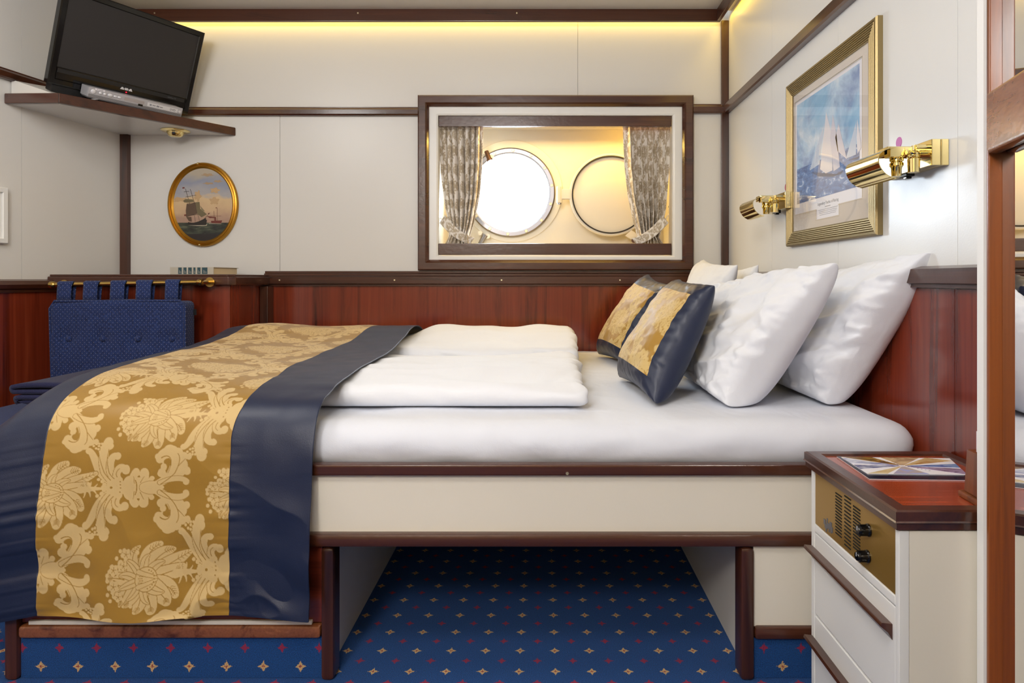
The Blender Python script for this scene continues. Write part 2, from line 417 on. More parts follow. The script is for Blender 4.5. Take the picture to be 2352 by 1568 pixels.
def draw_bouquet(ox, oy):
    S, D = motif(ox, oy)
    D(20, 0, 210, mir=False); D(-110, 0, 180, mir=False); D(140, 0, 170, mir=False)
    for x, y, r in ((-190, -230, 62), (-320, 70, 70), (-330, -70, 64), (-230, -110, 70), (-270, 150, 60)):
        for k in range(5): D(x+r*.6*math.cos(k*1.257+.4), y+r*.6*math.sin(k*1.257+.4), r*.48, mir=False)
    for p, r0, r1, m in (([(-100, -80), (-140, -250), (-40, -310)], 70, 14, 60), ([(40, -120), (40, -270), (180, -330)], 80, 30, 90),
                        ([(60, -100), (200, -260), (330, -270)], 90, 20, 90), ([(150, -60), (330, -150), (520, -240)], 80, 22, 95),
                        ([(150, -20), (330, -60), (430, -90)], 80, 40, 70), ([(150, 60), (300, 60), (360, 170)], 90, 40, 90),
                        ([(120, 80), (260, 180), (270, 240)], 90, 46, 90), ([(50, 100), (120, 260), (110, 330)], 90, 46, 80),
                        ([(0, 100), (0, 260), (-60, 330)], 80, 26, 84), ([(-60, 90), (-120, 220), (-190, 250)], 70, 30, 60),
                        ([(-150, 60), (-220, 180), (-240, 260)], 56, 14, 50), ([(-200, 0), (-320, -20), (-390, 0)], 60, 24, 56)):
        S(p, r0, r1, mid=m, mir=False, out=7); S(p, 5, 3, 0, mir=False)
        q0, q1 = p[1], p[2]
        for k in range(1, 5):
            t = k/5.; cx = q0[0]*(1-t)+q1[0]*t; cy = q0[1]*(1-t)+q1[1]*t; dx, dy = q1[0]-q0[0], q1[1]-q0[1]; L = math.hypot(dx, dy)+1e-6
            for sg in (-1, 1): S([(cx, cy), (cx+dx/L*26-sg*dy/L*30, cy+dy/L*26+sg*dx/L*30)], 3.5, 2.5, 0, mir=False)
    # tail
    S([(350, -30), (480, -50), (670, -40)], 44, 6, mid=26, mir=False)
    for sg in (-1, 1):
        S([(430, -40), (470, -40+sg*30), (470, -40+sg*90)], 22, 5, mir=False); S([(480, -40), (520, -40+sg*20), (540, -40+sg*60)], 16, 4, mir=False)
        S([(400, -40), (420, -40+sg*40), (390, -40+sg*100)], 18, 5, mir=False)
    # small leaves and buds layered over the heart of the bouquet
    for p, r0, r1, m in (([(-20, -30), (-90, -150), (-170, -170)], 34, 12, 44), ([(-20, 30), (-80, 150), (-150, 190)], 34, 12, 44), ([(-60, 0), (-170, -60), (-250, -30)], 36, 12, 42),
                         ([(-60, 20), (-180, 60), (-250, 90)], 34, 10, 40), ([(20, -60), (0, -180), (60, -220)], 40, 12, 48), ([(20, 60), (10, 180), (80, 230)], 40, 12, 48),
                         ([(60, -60), (140, -150), (220, -150)], 40, 10, 50), ([(60, 60), (150, 130), (230, 130)], 40, 10, 50)):
        S(p, r0, r1, mid=m, mir=False, out=6); S(p, 3.5, 2.5, 0, mir=False)
    D(40, 0, 118, 0, False); D(40, 0, 111, mir=False)
    S([(-40, -70), (60, -40), (150, -10)], 22, 10, mir=False, out=5); S([(-40, 70), (60, 40), (150, 10)], 22, 10, mir=False, out=5)
    for a in np.linspace(-1.25, 1.25, 9): D(40+88*math.cos(a), 88*math.sin(a), 6.5, 0, False)
    for k in range(3):
        for q in range(4): D(-25+k*17-(q % 2)*8, -30+q*20, 5.5, 0, False)
    for x, y, r in ((-190, -230, 62), (-320, 70, 66), (-330, -80, 60), (-260, 165, 56), (-215, -120, 46)):
        D(x, y, r*.95, 0, False)
        for k in range(5): D(x+r*.55*math.cos(k*1.257+.4), y+r*.55*math.sin(k*1.257+.4), r*.43, mir=False)
        for k in range(5): S([(x, y), (x+r*.5*math.cos(k*1.257+1.03), y+r*.5*math.sin(k*1.257+1.03))], 3, 3, 0, mir=False)
        D(x, y, 8, 0, False)
    for x, y in ((-395, 20), (-385, 150), (-350, 210), (-300, -190), (-260, -260), (-60, -250), (-110, 260), (-400, -30)): D(x, y, 21, mir=False)
for kx, ky in ((0, 0), (TW/2, TH/2)):
    draw_bouquet(850+kx, 470+ky); draw_cross(775+kx, 1280+ky)
def tile(x, y, scale=1.0):
    """mask at metric position (x,y) of the repeat"""
    u = np.asarray(x)/(UNIT*scale)/TS; v = np.asarray(y)/(UNIT*scale)/TS
    i = np.floor(u).astype(int); j = np.floor(v).astype(int); fx = u-i; fy = v-j
    def g(a, b): return TILE[b % NYT, a % NXT]
    return (g(i, j)*(1-fx)+g(i+1, j)*fx)*(1-fy)+(g(i, j+1)*(1-fx)+g(i+1, j+1)*fx)*fy
# ================================================================ the room
CE = H+1.188
def structure(b, name, mat, label, **k):
    o = b.build(name, mat, **k); return props(o, label, None, None, 'structure')
b = B().box(-2.6, 1.2, -1.3, 3.3, -.03, 0); structure(b, 'floor', 'carpet', 'blue carpet with rows of small yellow and red motifs')
b = B().box(-2.7, 1.2, -1.3, D-.05, CE, CE+.03); b.box(-2.7, 1.2, D-.05, 3.3, CE+.06, CE+.09)
structure(b, 'ceiling', 'ceiling', 'white cabin ceiling')
# back wall: laminate panels round the window opening, butt joints 1.6 mm
ox0, ox1 = XX(1006, D), XX(1544, D); oz0, oz1 = ZZ(587, D), ZZ(265, D)
g = .0008; xs1, xs2 = XX(643, D), XX(1327, D); zs = ZZ(250, D)
b = B()
for x0, x1, z0, z1 in ((-2.0, xs1-g, 0, zs), (xs1+g, ox0, 0, zs), (ox0, ox1, 0, oz0), (ox1, .95, 0, zs),
                       (-2.0, ox0, zs, CE+.06), (ox0, xs2-g, oz1, CE+.06), (xs2+g, ox1, oz1, CE+.06), (ox1, .95, zs, CE+.06)):
    b.box(x0, x1, D, D+.02, z0, z1)
b.box(xs1-.02, xs1+.02, D+.006, D+.02, 0, zs); b.box(xs2-.02, xs2+.02, D+.006, D+.02, oz1, CE+.06)
structure(b, 'wall_back', 'cream', 'cream laminate wall with the window and dark mahogany trims')
# right wall
b = B(); js = [.955, 1.315, 1.846, 2.378, D+.02]
for i in range(4): b.box(WX, WX+.02, js[i]+g, js[i+1]-g, 0, CE+.06)
b.box(WX+.006, WX+.02, .955, D, 0, CE+.06)
structure(b, 'wall_right', 'cream_cool', 'pale laminate wall above the bed head')
# left wall (runs out at seven degrees)
b = B(); dj = 2.55
for j in range(300):                      # seam seen at pixel 50
    if (lwx(dj)*F/dj+CX) > 50: dj -= .001
def lw(b, d0, d1, z0, z1, t0, t1):
    b.prism([(lwx(d0)+t0, d0, z0), (lwx(d1)+t0, d1, z0), (lwx(d1)+t0, d1, z1), (lwx(d0)+t0, d0, z1)], (t1-t0, 0, 0)); return b
b = B(); lw(b, -1.3, dj-g, 0, CE+.06, -.02, 0); lw(b, dj+g, D+.02, 0, CE+.06, -.02, 0); lw(b, dj-.02, dj+.02, 0, CE+.06, -.02, -.005)
structure(b, 'wall_left', 'cream', 'cream laminate wall beside the television shelf')
structure(B().box(-2.7, 1.2, -1.32, -1.3, 0, CE), 'wall_front', 'wardrobe', 'beige wardrobe wall behind the viewpoint')
structure(B().box(.53, .55, -1.3, .33, 0, CE), 'wall_near_right', 'wardrobe', 'beige wardrobe wall beyond the mirror door')

def moulding(prof, p0, p1, out):
    """strip from p0 to p1 (2D plan points), section [(proud, z)], out = plan direction away from the wall"""
    b = B(); o = Vector((out[0], out[1])).normalized(); vs = []
    for p in (p0, p1): vs += [(p[0]+o.x*h, p[1]+o.y*h, z) for h, z in prof]
    n = len(prof)
    return b.add(vs, [tuple(range(n)), tuple(range(n, 2*n))[::-1]]+[(i, (i+1) % n, n+(i+1) % n, n+i) for i in range(n)])
nl = (math.cos(math.atan(.165)), math.sin(math.atan(.165))*-1)   # left wall normal, into the room
tn = [0]
def trim(b, mat, label, **k):
    tn[0] += 1; return structure(b, 'trim_%d' % tn[0], mat, label, **k)
def rail_prof(z0, z1, t):
    return [(0, z0), (t*.8, z0), (t, z0+.006), (t, z1-.014), (t*.55, z1-.004), (t*.55, z1), (0, z1)]
def screws(parent, pts, n):
    for p in pts:
        B().lathe([(.0035, 0), (.0035, .0008), (.0018, .0009), (0, .0004)], p, n, 10).build('screw', 'bolt', parent)
# cove fascias with the warm light behind them
c1 = trim(B().box(-1.95, .787, D-.068, D-.05, H+1.1347, CE+.002), 'trim_x', 'dark mahogany cove board along the top of the back wall', bevel=.003)
screws(c1, [P(x, 30, D-.068) for x in (355, 822, 1187)], (0, -1, 0))
trim(B().box(.769, .787, .95, D-.069, H+1.1347, CE+.002), 'trim_y', 'dark mahogany cove board along the top of the right wall', bevel=.003)
b = lw(B(), -1.2, D-.07, H+1.1347, CE+.002, .05, .068); trim(b, 'trim_y', 'dark mahogany cove board along the top of the left wall')
# upright corner posts
trim(B().box(XX(1655, D), WX, D-.016, D, H+.03, H+1.16), 'trim_z', 'upright mahogany strip in the right corner', bevel=.003)
b = B(); b.prism([(lwx(D)-.001, D, H+.02), (lwx(D)+.033, D, H+.02), (lwx(D)+.03, D-.02, H+.02), (lwx(D-.02)-.001, D-.02, H+.02)], (0, 0, 1.15))
trim(b, 'trim_z', 'upright mahogany strip in the left corner under the shelf')
# rails at window-head height
up = rail_prof(H+.733, H+.772, .022)
trim(moulding(up, (lwx(D)+.03, D), (XX(962, D), D), (0, -1)), 'trim_x', 'mahogany strip on the back wall left of the window')
trim(moulding(rail_prof(H+.743, H+.785, .022), (XX(1589, D), D), (WX-.002, D), (0, -1)), 'trim_x', 'short mahogany strip between window and right corner')
trim(moulding(rail_prof(H+.743, H+.79, .026), (WX, D-.002), (WX, .975), (-1, 0)), 'trim_y', 'mahogany strip running along the right wall above the picture')
trim(moulding(up, (lwx(D-.03), D-.03), (lwx(0), 0), nl), 'trim_y', 'mahogany strip running along the left wall at shelf height')
# wainscot and dado rails
structure(B().box(-1.26, WX, D-.006, D-.0005, 0, H-.02), 'trim_20', 'red_z', 'red mahogany wainscot panel on the back wall')
b = B(); jr = [.986, 1.315, 1.9, D-.007]
for i in range(3): b.box(WX-.006, WX-.0005, jr[i]+g, jr[i+1]-g, 0, H-.02)
structure(b, 'trim_21', 'red_z', 'red mahogany panel behind the bed head')
b = lw(B(), .3, 2.62, 0, H-.02, .0005, .007); structure(b, 'trim_22', 'red_z', 'red mahogany wainscot on the left wall')
d1 = trim(moulding([(0, H-.03), (.02, H-.03), (.02, H-.024), (.03, H-.02), (.03, H+.012), (.02, H+.016), (.02, H+.024), (.01, H+.028), (.01, H+.036), (0, H+.037)],
               (-1.243, D), (WX-.03, D), (0, -1)), 'trim_x', 'stepped mahogany dado rail under the window')
screws(d1, [P(x, 643, D-.03) for x in (642, 906, 1152, 1424)], (0, -1, 0))
trim(moulding([(0, H-.018), (.02, H-.018), (.02, H-.011), (.03, H-.008), (.03, H+.022), (.012, H+.028), (0, H+.028)],
     (WX, D), (WX, .986), (-1, 0)), 'trim_y', 'mahogany dado rail behind the pillows')
trim(moulding([(0, H-.05), (.014, H-.05), (.014, H-.04), (.026, H-.034), (.032, H-.02), (.026, H-.006), (.012, H-.001), (0, H)],
     (lwx(2.62), 2.62), (lwx(.3), .3), nl), 'trim_y', 'rounded mahogany dado rail on the left wall', smooth=.6)
# boxed ledge in the left corner
lx0 = lwx(2.6)+.008
ledge = setting('trim_30', 'boxed mahogany ledge in the left corner behind the sofa', (-1.55, 2.6, 0))
B().box(lx0, -1.243, 2.60, D-.001, 0, H-.02).build('ledge_panel', 'red_z', ledge, bevel=.002)
lp = [(lx0-.03, 2.57), (-1.235, 2.57), (-1.213, 2.592), (-1.213, D-.001), (lx0-.03, D-.001)]
b = B().prism([(x, y, H-.024) for x, y in lp], (0, 0, .035)); b.build('ledge_rail', 'trim_x', ledge, bevel=.004)
b = B().prism([(x+(0 if i in (0, 4) else -.008), y+(.01 if i < 3 else 0), H+.0112) for i, (x, y) in enumerate(lp)], (0, 0, .008)); b.build('ledge_top', 'trim_x', ledge, bevel=.002)
trim(B().box(-1.242, -1.205, D-.07, D-.0062, 0, H-.031), 'trim_z', 'dark upright post between ledge and wainscot', bevel=.004)
# baseboards are hidden by the furniture

# ================================================================ window
win = setting('window_1', 'mahogany framed window recess with a porthole behind', ((ox0+ox1)/2, D, oz0))
mp = lambda a, bb, h: (a, D-h, bb)
B().frame(XX(962, D), ZZ(621, D), XX(1590, D), ZZ(222, D),
          [(0, 0), (0, .026), (.006, .032), (.034, .032), (.04, .026), (.048, .014), (.048, 0)], mp).build('casing', 'trim_x', win)
B().frame(XX(986, D), ZZ(607, D), XX(1566, D), ZZ(245, D), [(0, -.004), (0, .008), (.033, .008), (.040, .004), (.040, -.02), (.0, -.02)], mp).build('surround', 'white_paint', win)
DR = 3.22
b = B(); e = .006
b.box(ox0-.02, ox0, D+.021, DR, oz0-.02, oz1+.02); b.box(ox1, ox1+.02, D+.021, DR, oz0-.02, oz1+.02)
b.box(ox0, ox1, D+.021, DR, oz1, oz1+.02); b.box(ox0, ox1, D+.021, DR, oz0-.02, oz0)
b.build('recess', 'cream_panel', win)
val = B().box(ox0+.002, ox1-.002, D+.006, D+.03, ZZ(290, D+.006), oz1).build('valance_board', 'trim_x', win, bevel=.002)
B().box(ox0+.001, ox1-.003, D+.006, D+.03, oz0+.004, ZZ(559, D+.006)).build('sill_board', 'trim_x', win, bevel=.002)
# hull plate with a round hole
pc = P(1173, 443, DR); R0 = 88.5/F*DR
N = 64; vs = []; fs = []
for k in range(N):
    a = 2*math.pi*k/N; c, s = math.cos(a), math.sin(a)
    vs.append((pc.x+R0*1.02*c, DR, pc.z+R0*1.02*s))
for k in range(N):
    a = 2*math.pi*k/N; c, s = math.cos(a), math.sin(a); t = 9
    if c > 1e-6: t = min(t, (ox1+.02-pc.x)/c)
    if c < -1e-6: t = min(t, (ox0-.02-pc.x)/c)
    if s > 1e-6: t = min(t, (oz1+.02-pc.z)/s)
    if s < -1e-6: t = min(t, (oz0-.02-pc.z)/s)
    vs.append((pc.x+t*c, DR, pc.z+t*s))
vs += [(x, DR+.03, z) for x, y, z in vs]
for k in range(N):
    j = (k+1) % N
    fs += [(k, j, N+j, N+k), (2*N+k, 3*N+k, 3*N+j, 2*N+j), (k, 2*N+k, 2*N+j, j), (N+k, N+j, 3*N+j, 3*N+k)]
B().add(vs, fs).build('hull_plate', 'cream_panel', win)

# porthole
port = thing('porthole', 'round steel porthole with bright daylight behind it, in the window recess', 'porthole', (pc.x, DR, pc.z-.25))
AX = (0, -1, 0)
fc = P(1177, 437, DR)
def ring(r0, r1, h, c, name, mat, parent, y=DR, n=72, bev=.002):
    b = B().lathe([(r0, 0), (r1, 0), (r1, h-bev), (r1-bev, h), (r0+bev, h), (r0, h-bev)], (c.x, y, c.z), AX, n, closed=True)
    return b.build(name, mat, parent, smooth=.7)
ring(R0*1.06, 117/F*DR, .007, Vector((pc.x+.004, 0, pc.z+.008)), 'flange', 'cream_panel', port, DR-.0005, 96)
ring(R0, 102/F*DR, .022, pc, 'glazing_ring', 'steel', port, DR-.006, 96, .006)
B().lathe([(R0*1.015, 0), (R0*1.015, .008)], (pc.x, DR+.02, pc.z), AX, 72).build('pane', 'glass', port)
for k in range(14):
    a = 2*math.pi*(k+.36)/14; r = 95.5/F*DR
    B().lathe([(.0072, 0), (.0072, .0025), (.006, .0035), (.0045, .0035), (.004, .0025), (0, .0025)], (pc.x+r*math.cos(a), DR-.028, pc.z+r*math.sin(a)), AX, 14).build('bolt', 'bolt', port, smooth=.6)
def dog(parent, p0, p1, r, mat, name='clip_bolt'):
    p0, p1 = Vector(p0), Vector(p1)
    o = B().tube([p0, p1], r, 12).tube([p1-(p1-p0)*.1, p1+(p1-p0)*.12], r*1.35, 12).build(name, mat, parent, smooth=.7); return o
dog(port, P(1117, 348, DR-.035), P(1125, 368, DR-.05), .011, 'bronze')
dog(port, P(1103, 560, DR-.03), P(1113, 541, DR-.035), .012, 'steel')
for p in ((1104, 536), (1121, 543), (1117, 352), (1130, 362)):
    q = P(p[0], p[1], DR-.015); B().tube([q, q+Vector((0, -.025, 0))], .0115, 12).build('lug', 'cream_panel', port, smooth=.7)
# deadlight (storm cover) folded back on its hinge
dd = 3.13; dc = P(1403, 447, dd); Rd = 95/F*dd
dl = B().lathe([(Rd-.012, -.03), (Rd, -.03), (Rd, .0), (Rd-.004, .004), (Rd-.012, .004), (Rd-.012, -.004), (Rd-.018, -.004), (Rd*.6, .002), (0, .004)], (dc.x, dd, dc.z), AX, 96).build('storm_cover', 'cream_panel', port, smooth=.7)
B().lathe([(Rd-.0175, -.004), (Rd-.011, -.004), (Rd-.011, .007), (Rd-.0175, .007)], (dc.x, dd, dc.z), AX, 96, closed=True).build('gasket', 'rubber', dl)
hb = B(); x0, x1 = XX(1281, dd), XX(1313, dd)
hb.box(x0, x1+.01, dd-.004, dd+.03, ZZ(457, dd), ZZ(434, dd))
hb.tube([(x0+.008, dd+.005, ZZ(466, dd)), (x0+.008, dd+.005, ZZ(428, dd))], .014, 14)
hb.build('hinge', 'cream_panel', dl, bevel=.003)
B().tube([(x0+.008, dd+.005, ZZ(469, dd)), (x0+.008, dd+.005, ZZ(462, dd))], .009, 12).build('hinge_pin', 'steel', dl, smooth=.7)
lb = B().prism([P(1436, 541, dd-.005), P(1468, 560, dd-.005), P(1468, 540, dd-.005), P(1450, 528, dd-.005)], (0, .02, 0)); lb.build('latch_bracket', 'cream_panel', dl)
B().tube([P(1456, 552, dd-.012), P(1456, 552, dd+.01)], .012, 14).build('latch_bolt', 'bronze', dl, smooth=.7)

# curtains
def curtain(side):
    lab = 'beige damask curtain tied back at the %s end of the window' % ('left', 'right')[side > 0]
    px_o = [(288, 1007), (400, 1013), (480, 1024), (520, 1033), (545, 1031), (562, 1022)]
    px_i = [(288, 1110), (380, 1108), (450, 1102), (500, 1092), (540, 1081), (550, 1081), (562, 1084)]
    if side > 0:
        px_o = [(288, 1541), (400, 1536), (480, 1530), (520, 1522), (545, 1515), (562, 1526)]
        px_i = [(288, 1432), (380, 1436), (450, 1444), (500, 1455), (540, 1465), (550, 1468), (562, 1462)]
    d = 3.0; n, m = 150, 240
    ys = np.linspace(287, 563, n)
    xo = np.interp(ys, *zip(*px_o)); xi = np.interp(ys, *zip(*px_i))
    t = np.linspace(0, 1, m); V = np.zeros((n, m, 3)); A = np.zeros((n, m))
    W = .62
    for i in range(n):
        w = abs(xi[i]-xo[i]); u = t+.012*np.sin(t*40+i*.01)
        x = xo[i]+(xi[i]-xo[i])*t
        ph = t*2*math.pi*7.5+1.1*np.sin(t*9+side)+.8*vn(t*5, np.full(m, i*.008), 3+side)
        amp = .022*(1+.45*vn(t*6, np.full(m, i*.004), 9+side))*(.35+.65*min(1, (ys[i]-287)/60+.3))*np.clip(t*6, .25, 1)*np.clip((1-t)*8, .3, 1)*min(1.15, 75/max(w, 30))
        V[i, :, 0] = (x-CX)/F*d+.003*np.sin(ph*1.02+1.3); V[i, :, 1] = d+amp*np.sin(ph)+.004*vn(t*30, np.full(m, i*.02), 5)
        V[i, :, 2] = ZZ(ys[i], d)
        A[i] = tile(t*W*1.0+.05, np.full(m, (ys[i]-287)/F*d), .5)
    root = thing('curtain', lab, 'curtain', (XX((xo[-1]+xi[-1])/2, d), d, ZZ(562, d)), 'window curtains')
    sheet('drape', V, 'curtain', root, A, solid=.0012)
    a, c = ((1016, 503), (1085, 553)) if side < 0 else ((1529, 503), (1457, 555))
    k = 40; Vt = np.zeros((10, k, 3)); At = np.zeros((10, k))
    for j in range(k):
        s = j/(k-1); x = a[0]+(c[0]-a[0])*s; y = a[1]+(c[1]-a[1])*s+9*math.sin(s*math.pi)*1.0
        for i in range(10):
            h = i/9; wv = (22-3*s)
            Vt[i, j] = P(x+wv*.58*(h-.5)*side, y+wv*.82*(h-.5), d-.024-.008*math.sin(s*3.14)); At[i, j] = tile(s*.3+.11, h*.05+.1, .3)
    sheet('tieback', Vt, 'curtain', root, At, solid=.002)
    hk = P(1006, 498, D+.09) if side < 0 else P(1537, 490, D+.09)
    B().tube([P(*a, d-.019), hk], .0022, 6).build('tie_cord', 'tie', root)
    B().tube([hk, hk+Vector((0, 0, .02)), hk+Vector((-.004*side, -.008, .03)), hk+Vector((0, -.002, .045))], .0018, 6).build('hook', 'black_matt', root)
curtain(-1); curtain(1)
# ================================================================ berth bed
DB = 1.392
bed = thing('berth_bed', 'built-in double berth with cream front panel and dark mahogany rails', 'bed', (-.1, DB, 0))
fx0, fx1 = -1.135, WX-.009
def bar(x0, x1, y0, y1, z0, z1, name, mat='trim_x', bev=.006, label=None):
    return B().box(x0, x1, y0, y1, z0, z1).build(name, mat, bed, bevel=bev, label=label)
zr1, zr0 = ZZ(1067, DB), ZZ(1094, DB)
tr = bar(fx0, fx1, DB, DB+.028, zr0, zr1, 'top_rail'); screws(tr, [P(x, 1087, DB) for x in (1303,)], AX)
bar(fx0+.01, fx1, DB+.014, DB+.03, ZZ(1230, DB+.014), zr0+.002, 'front_panel', 'cream_panel', 0, 'cream front panel')
bar(fx0, fx1, DB-.004, DB+.04, ZZ(1257, DB), ZZ(1226, DB), 'lower_rail', bev=.009)
zl = ZZ(1257, DB)
for x0, x1, y in ((XX(8, DB), XX(40, DB), DB-.002), (XX(736, DB), XX(767, DB), DB-.002), (XX(1701, DB), XX(1734, DB), DB-.002)):
    b = B().box(x0, x1, y, y+.05, .0, zl-.001); b.build('post', 'trim_z', bed, bevel=.009)
# side panels of the knee-hole, plinths, drawer
xl, xr = XX(767, DB)-.022, XX(1701, DB)+.022
bar(xl-.016, xl, DB+.048, D-.02, 0, zl, 'tunnel_panel', 'cream_panel', 0, 'cream panel lining the opening')
bar(xr, xr+.016, DB+.048, D-.02, 0, zl, 'tunnel_panel', 'cream_panel', 0, 'cream panel lining the opening')
bar(fx0, fx1, DB+.031, D-.012, ZZ(1225, DB), zr0-.002, 'mattress_board', 'cream_panel', 0)
lx_, rx_ = XX(40, DB), XX(736, DB)
bar(lx_, rx_, DB+.012, DB+.03, ZZ(1436, DB), zl, 'drawer', 'red_x', .002, 'red mahogany drawer front')
bar(lx_+.02, rx_-.02, DB+.004, DB+.0118, ZZ(1437, DB), ZZ(1428, DB), 'drawer_channel', 'cream_panel', .001, 'pale metal channel')
bar(lx_, rx_, DB-.001, DB+.03, ZZ(1467, DB), ZZ(1438, DB), 'plinth_rail', 'door_y', .007, 'lighter mahogany rail above the carpet')
bar(lx_, rx_, DB+.01, DB+.03, .001, ZZ(1467, DB), 'plinth', 'carpet_v', 0, 'blue carpeted plinth')
x0 = XX(1734, DB)
bar(x0, fx1, DB+.010, DB+.03, ZZ(1443, DB), zl, 'front_panel', 'cream_panel', 0, 'small cream panel')
bar(x0, fx1, DB-.001, DB+.03, ZZ(1470, DB), ZZ(1441, DB), 'plinth_rail', 'trim_x', .007)
bar(x0, fx1, DB+.01, DB+.03, .001, ZZ(1470, DB), 'plinth', 'carpet_v', 0, 'blue carpeted plinth')
bar(fx0+.004, fx0+.02, DB+.05, D-.02, 0, zr0, 'foot_panel', 'red_z', 0)

# mattress with fitted sheet
ZM = H-.317
def soft_box(x0, x1, y0, y1, z0, z1, r, step, rz=None):
    """rounded box as point lattice -> list of six grids"""
    rz = rz or r
    def lin(a, b): return np.linspace(a, b, max(6, int((b-a)/step)))
    out = []
    X, Y, Z = lin(x0, x1), lin(y0, y1), np.linspace(z0, z1, max(5, int((z1-z0)/step*1.5)))
    for fa in range(6):
        if fa == 0: A = np.stack(np.meshgrid(X, Y, [z1], indexing='ij'), -1)[:, :, 0]
        if fa == 1: A = np.stack(np.meshgrid(X, Y, [z0], indexing='ij'), -1)[:, :, 0]
        if fa == 2: A = np.stack(np.meshgrid(X, [y0], Z, indexing='ij'), -1)[:, 0]
        if fa == 3: A = np.stack(np.meshgrid(X, [y1], Z, indexing='ij'), -1)[:, 0]
        if fa == 4: A = np.stack(np.meshgrid([x0], Y, Z, indexing='ij'), -1)[0]
        if fa == 5: A = np.stack(np.meshgrid([x1], Y, Z, indexing='ij'), -1)[0]
        C = np.clip(A, [x0+r, y0+r, z0+min(rz, (z1-z0)/2)], [x1-r, y1-r, z1-min(rz, (z1-z0)/2)])
        d = A-C; sc = np.array([r, r, min(rz, (z1-z0)/2)]); q = d/sc; L = np.linalg.norm(q, axis=-1, keepdims=True)
        mx = np.max(np.abs(q), axis=-1, keepdims=True)
        q = np.where(L > 1e-9, q/np.maximum(L, 1e-9)*mx, q)
        out.append(C+q*sc)
    return out
b = B()
for A in soft_box(-1.11, WX-.004, DB+.03, D-.012, zr1-.025, ZM, .055, .022):
    x, y, z = A[..., 0], A[..., 1], A[..., 2]
    A[..., 2] += np.where(z > ZM-.03, .0015*fbm(x*7, y*7, 3)+.0012*creases(x*5+y*9, y*4-x*2, 9)-.0012, 0)+.004*np.where(z > ZM-.08, np.sin(np.clip((x-.3)/.5, 0, 1)*math.pi)*sstep(2.2, 1.5, y), 0)
    fr = (y < DB+.10)
    A[..., 1] += np.where(fr, .0025*creases(x*3.5+z*14, z*17-x*4, 4)-.002*sstep(zr1+.03, zr1, z)+.003*vn(x*22, z*6, 8)*sstep(zr1+.05, zr1, z), 0)
    b.grid(A)
mt = b.build('mattress', 'sheet', None, smooth=1.3, loc=(-.1, 2.1, zr1-.025))
props(mt, 'mattress under a tight white fitted sheet on the berth', 'mattress')

# two folded duvets
def duvet(x0, x1, y0, y1, zt, label, seed, far=False):
    b = B()
    for A in soft_box(x0, x1, y0, y1, ZM+.004, ZM+zt, .03, .012, rz=zt*.48):
        x, y, z = A[..., 0].copy(), A[..., 1].copy(), A[..., 2].copy()
        hh = sstep(ZM+zt*.35, ZM+zt, z)
        cr = .006*fbm(x*5, y*6, seed)+.006*np.clip(creases(x*3+y*2, y*7-x, seed+3), -1, 1)-.004
        A[..., 2] += hh*cr
        if far:
            A[..., 2] += hh*((.050*sstep(y0+.02, y1-.06, y)-.02*sstep(y1-.06, y1, y))*(1-.45*sstep(-.40, -.55, x))-.012*sstep(-.40, -.55, x))
        else:
            A[..., 2] += hh*(.012*sstep(y0+.04, y0+.2, y))
        edge = sstep(x1-.06, x1, x)
        A[..., 0] += edge*(.008*vn(y*42, z*30, seed+9)+.014*vn(y*9, z*9, seed+4))
        A[..., 0] += edge*.012*np.sin((z-ZM)/zt*9.0)*.4
        fr = sstep(y0+.03, y0, y)
        A[..., 1] += fr*(.006*vn(x*9, z*14, seed+5)+.006*creases(x*6+z*9, z*7, seed+6)-.003)
        A[..., 2] -= fr*(1-hh)*0.002
        b.grid(A)
    o = b.build('duvet', 'linen', None, smooth=1.3, loc=((x0+x1)/2, (y0+y1)/2, ZM)); return props(o, label, 'duvet', 'folded white duvets')
duvet(-1.06, .112, 1.585, 2.222, .062, 'folded white duvet on the near half of the bed', 11)
duvet(-1.06, .125, 2.245, 2.66, .088, 'folded white duvet on the far half by the wall, partly under the runner', 23, True)

# ---------------------------------------------------------------- runner
prof = np.array([(2.72, -.29), (2.66, -.235), (2.60, -.203), (2.52, -.186), (2.40, -.193), (2.27, -.214), (2.14, -.229), (1.95, -.238), (1.75, -.244), (1.6, -.252),
                 (1.51, -.263), (1.455, -.277), (1.418, -.305), (1.398, -.345), (1.386, -.41), (1.377, -.53), (1.366, -.7075)])
L = np.concatenate([[0], np.cumsum(np.hypot(*np.diff(prof, axis=0).T))]); SL = L[-1]
def prof_at(s):
    # Catmull-Rom through the section
    s = np.asarray(s); k = np.clip(np.searchsorted(L, s, 'right')-1, 0, len(L)-2); t = (s-L[k])/(L[k+1]-L[k])
    g = lambda i: prof[np.clip(i, 0, len(L)-1)]
    p0, p1, p2, p3 = g(k-1), g(k), g(k+1), g(k+2); t = t[:, None]
    return .5*((2*p1)+(-p0+p2)*t+(2*p0-5*p1+4*p2-p3)*t*t+(-p0+3*p1-3*p2+p3)*t**3)
s_top = L[12]
ss = np.concatenate([np.linspace(0, L[9], 330, endpoint=False), np.linspace(L[9], SL, 560)])
pr = prof_at(ss); yy, zz = pr[:, 0], pr[:, 1]
tang = np.gradient(pr, axis=0); tang /= np.linalg.norm(tang, axis=1, keepdims=True); nrm = np.stack([tang[:, 1], -tang[:, 0]], 1)   # outward (up / towards room)
nrm *= np.where(nrm[:, 1:2]+(-nrm[:, 0:1]) < 0, -1, 1)
seamR = np.interp(yy[::-1], [1.36, 1.40, 1.44, 1.64, 1.77, 1.9, 2.13, 2.3, 2.52, 2.72], [-.6535, -.664, -.658, -.667, -.686, -.684, -.668, -.652, -.632, -.63])[::-1]
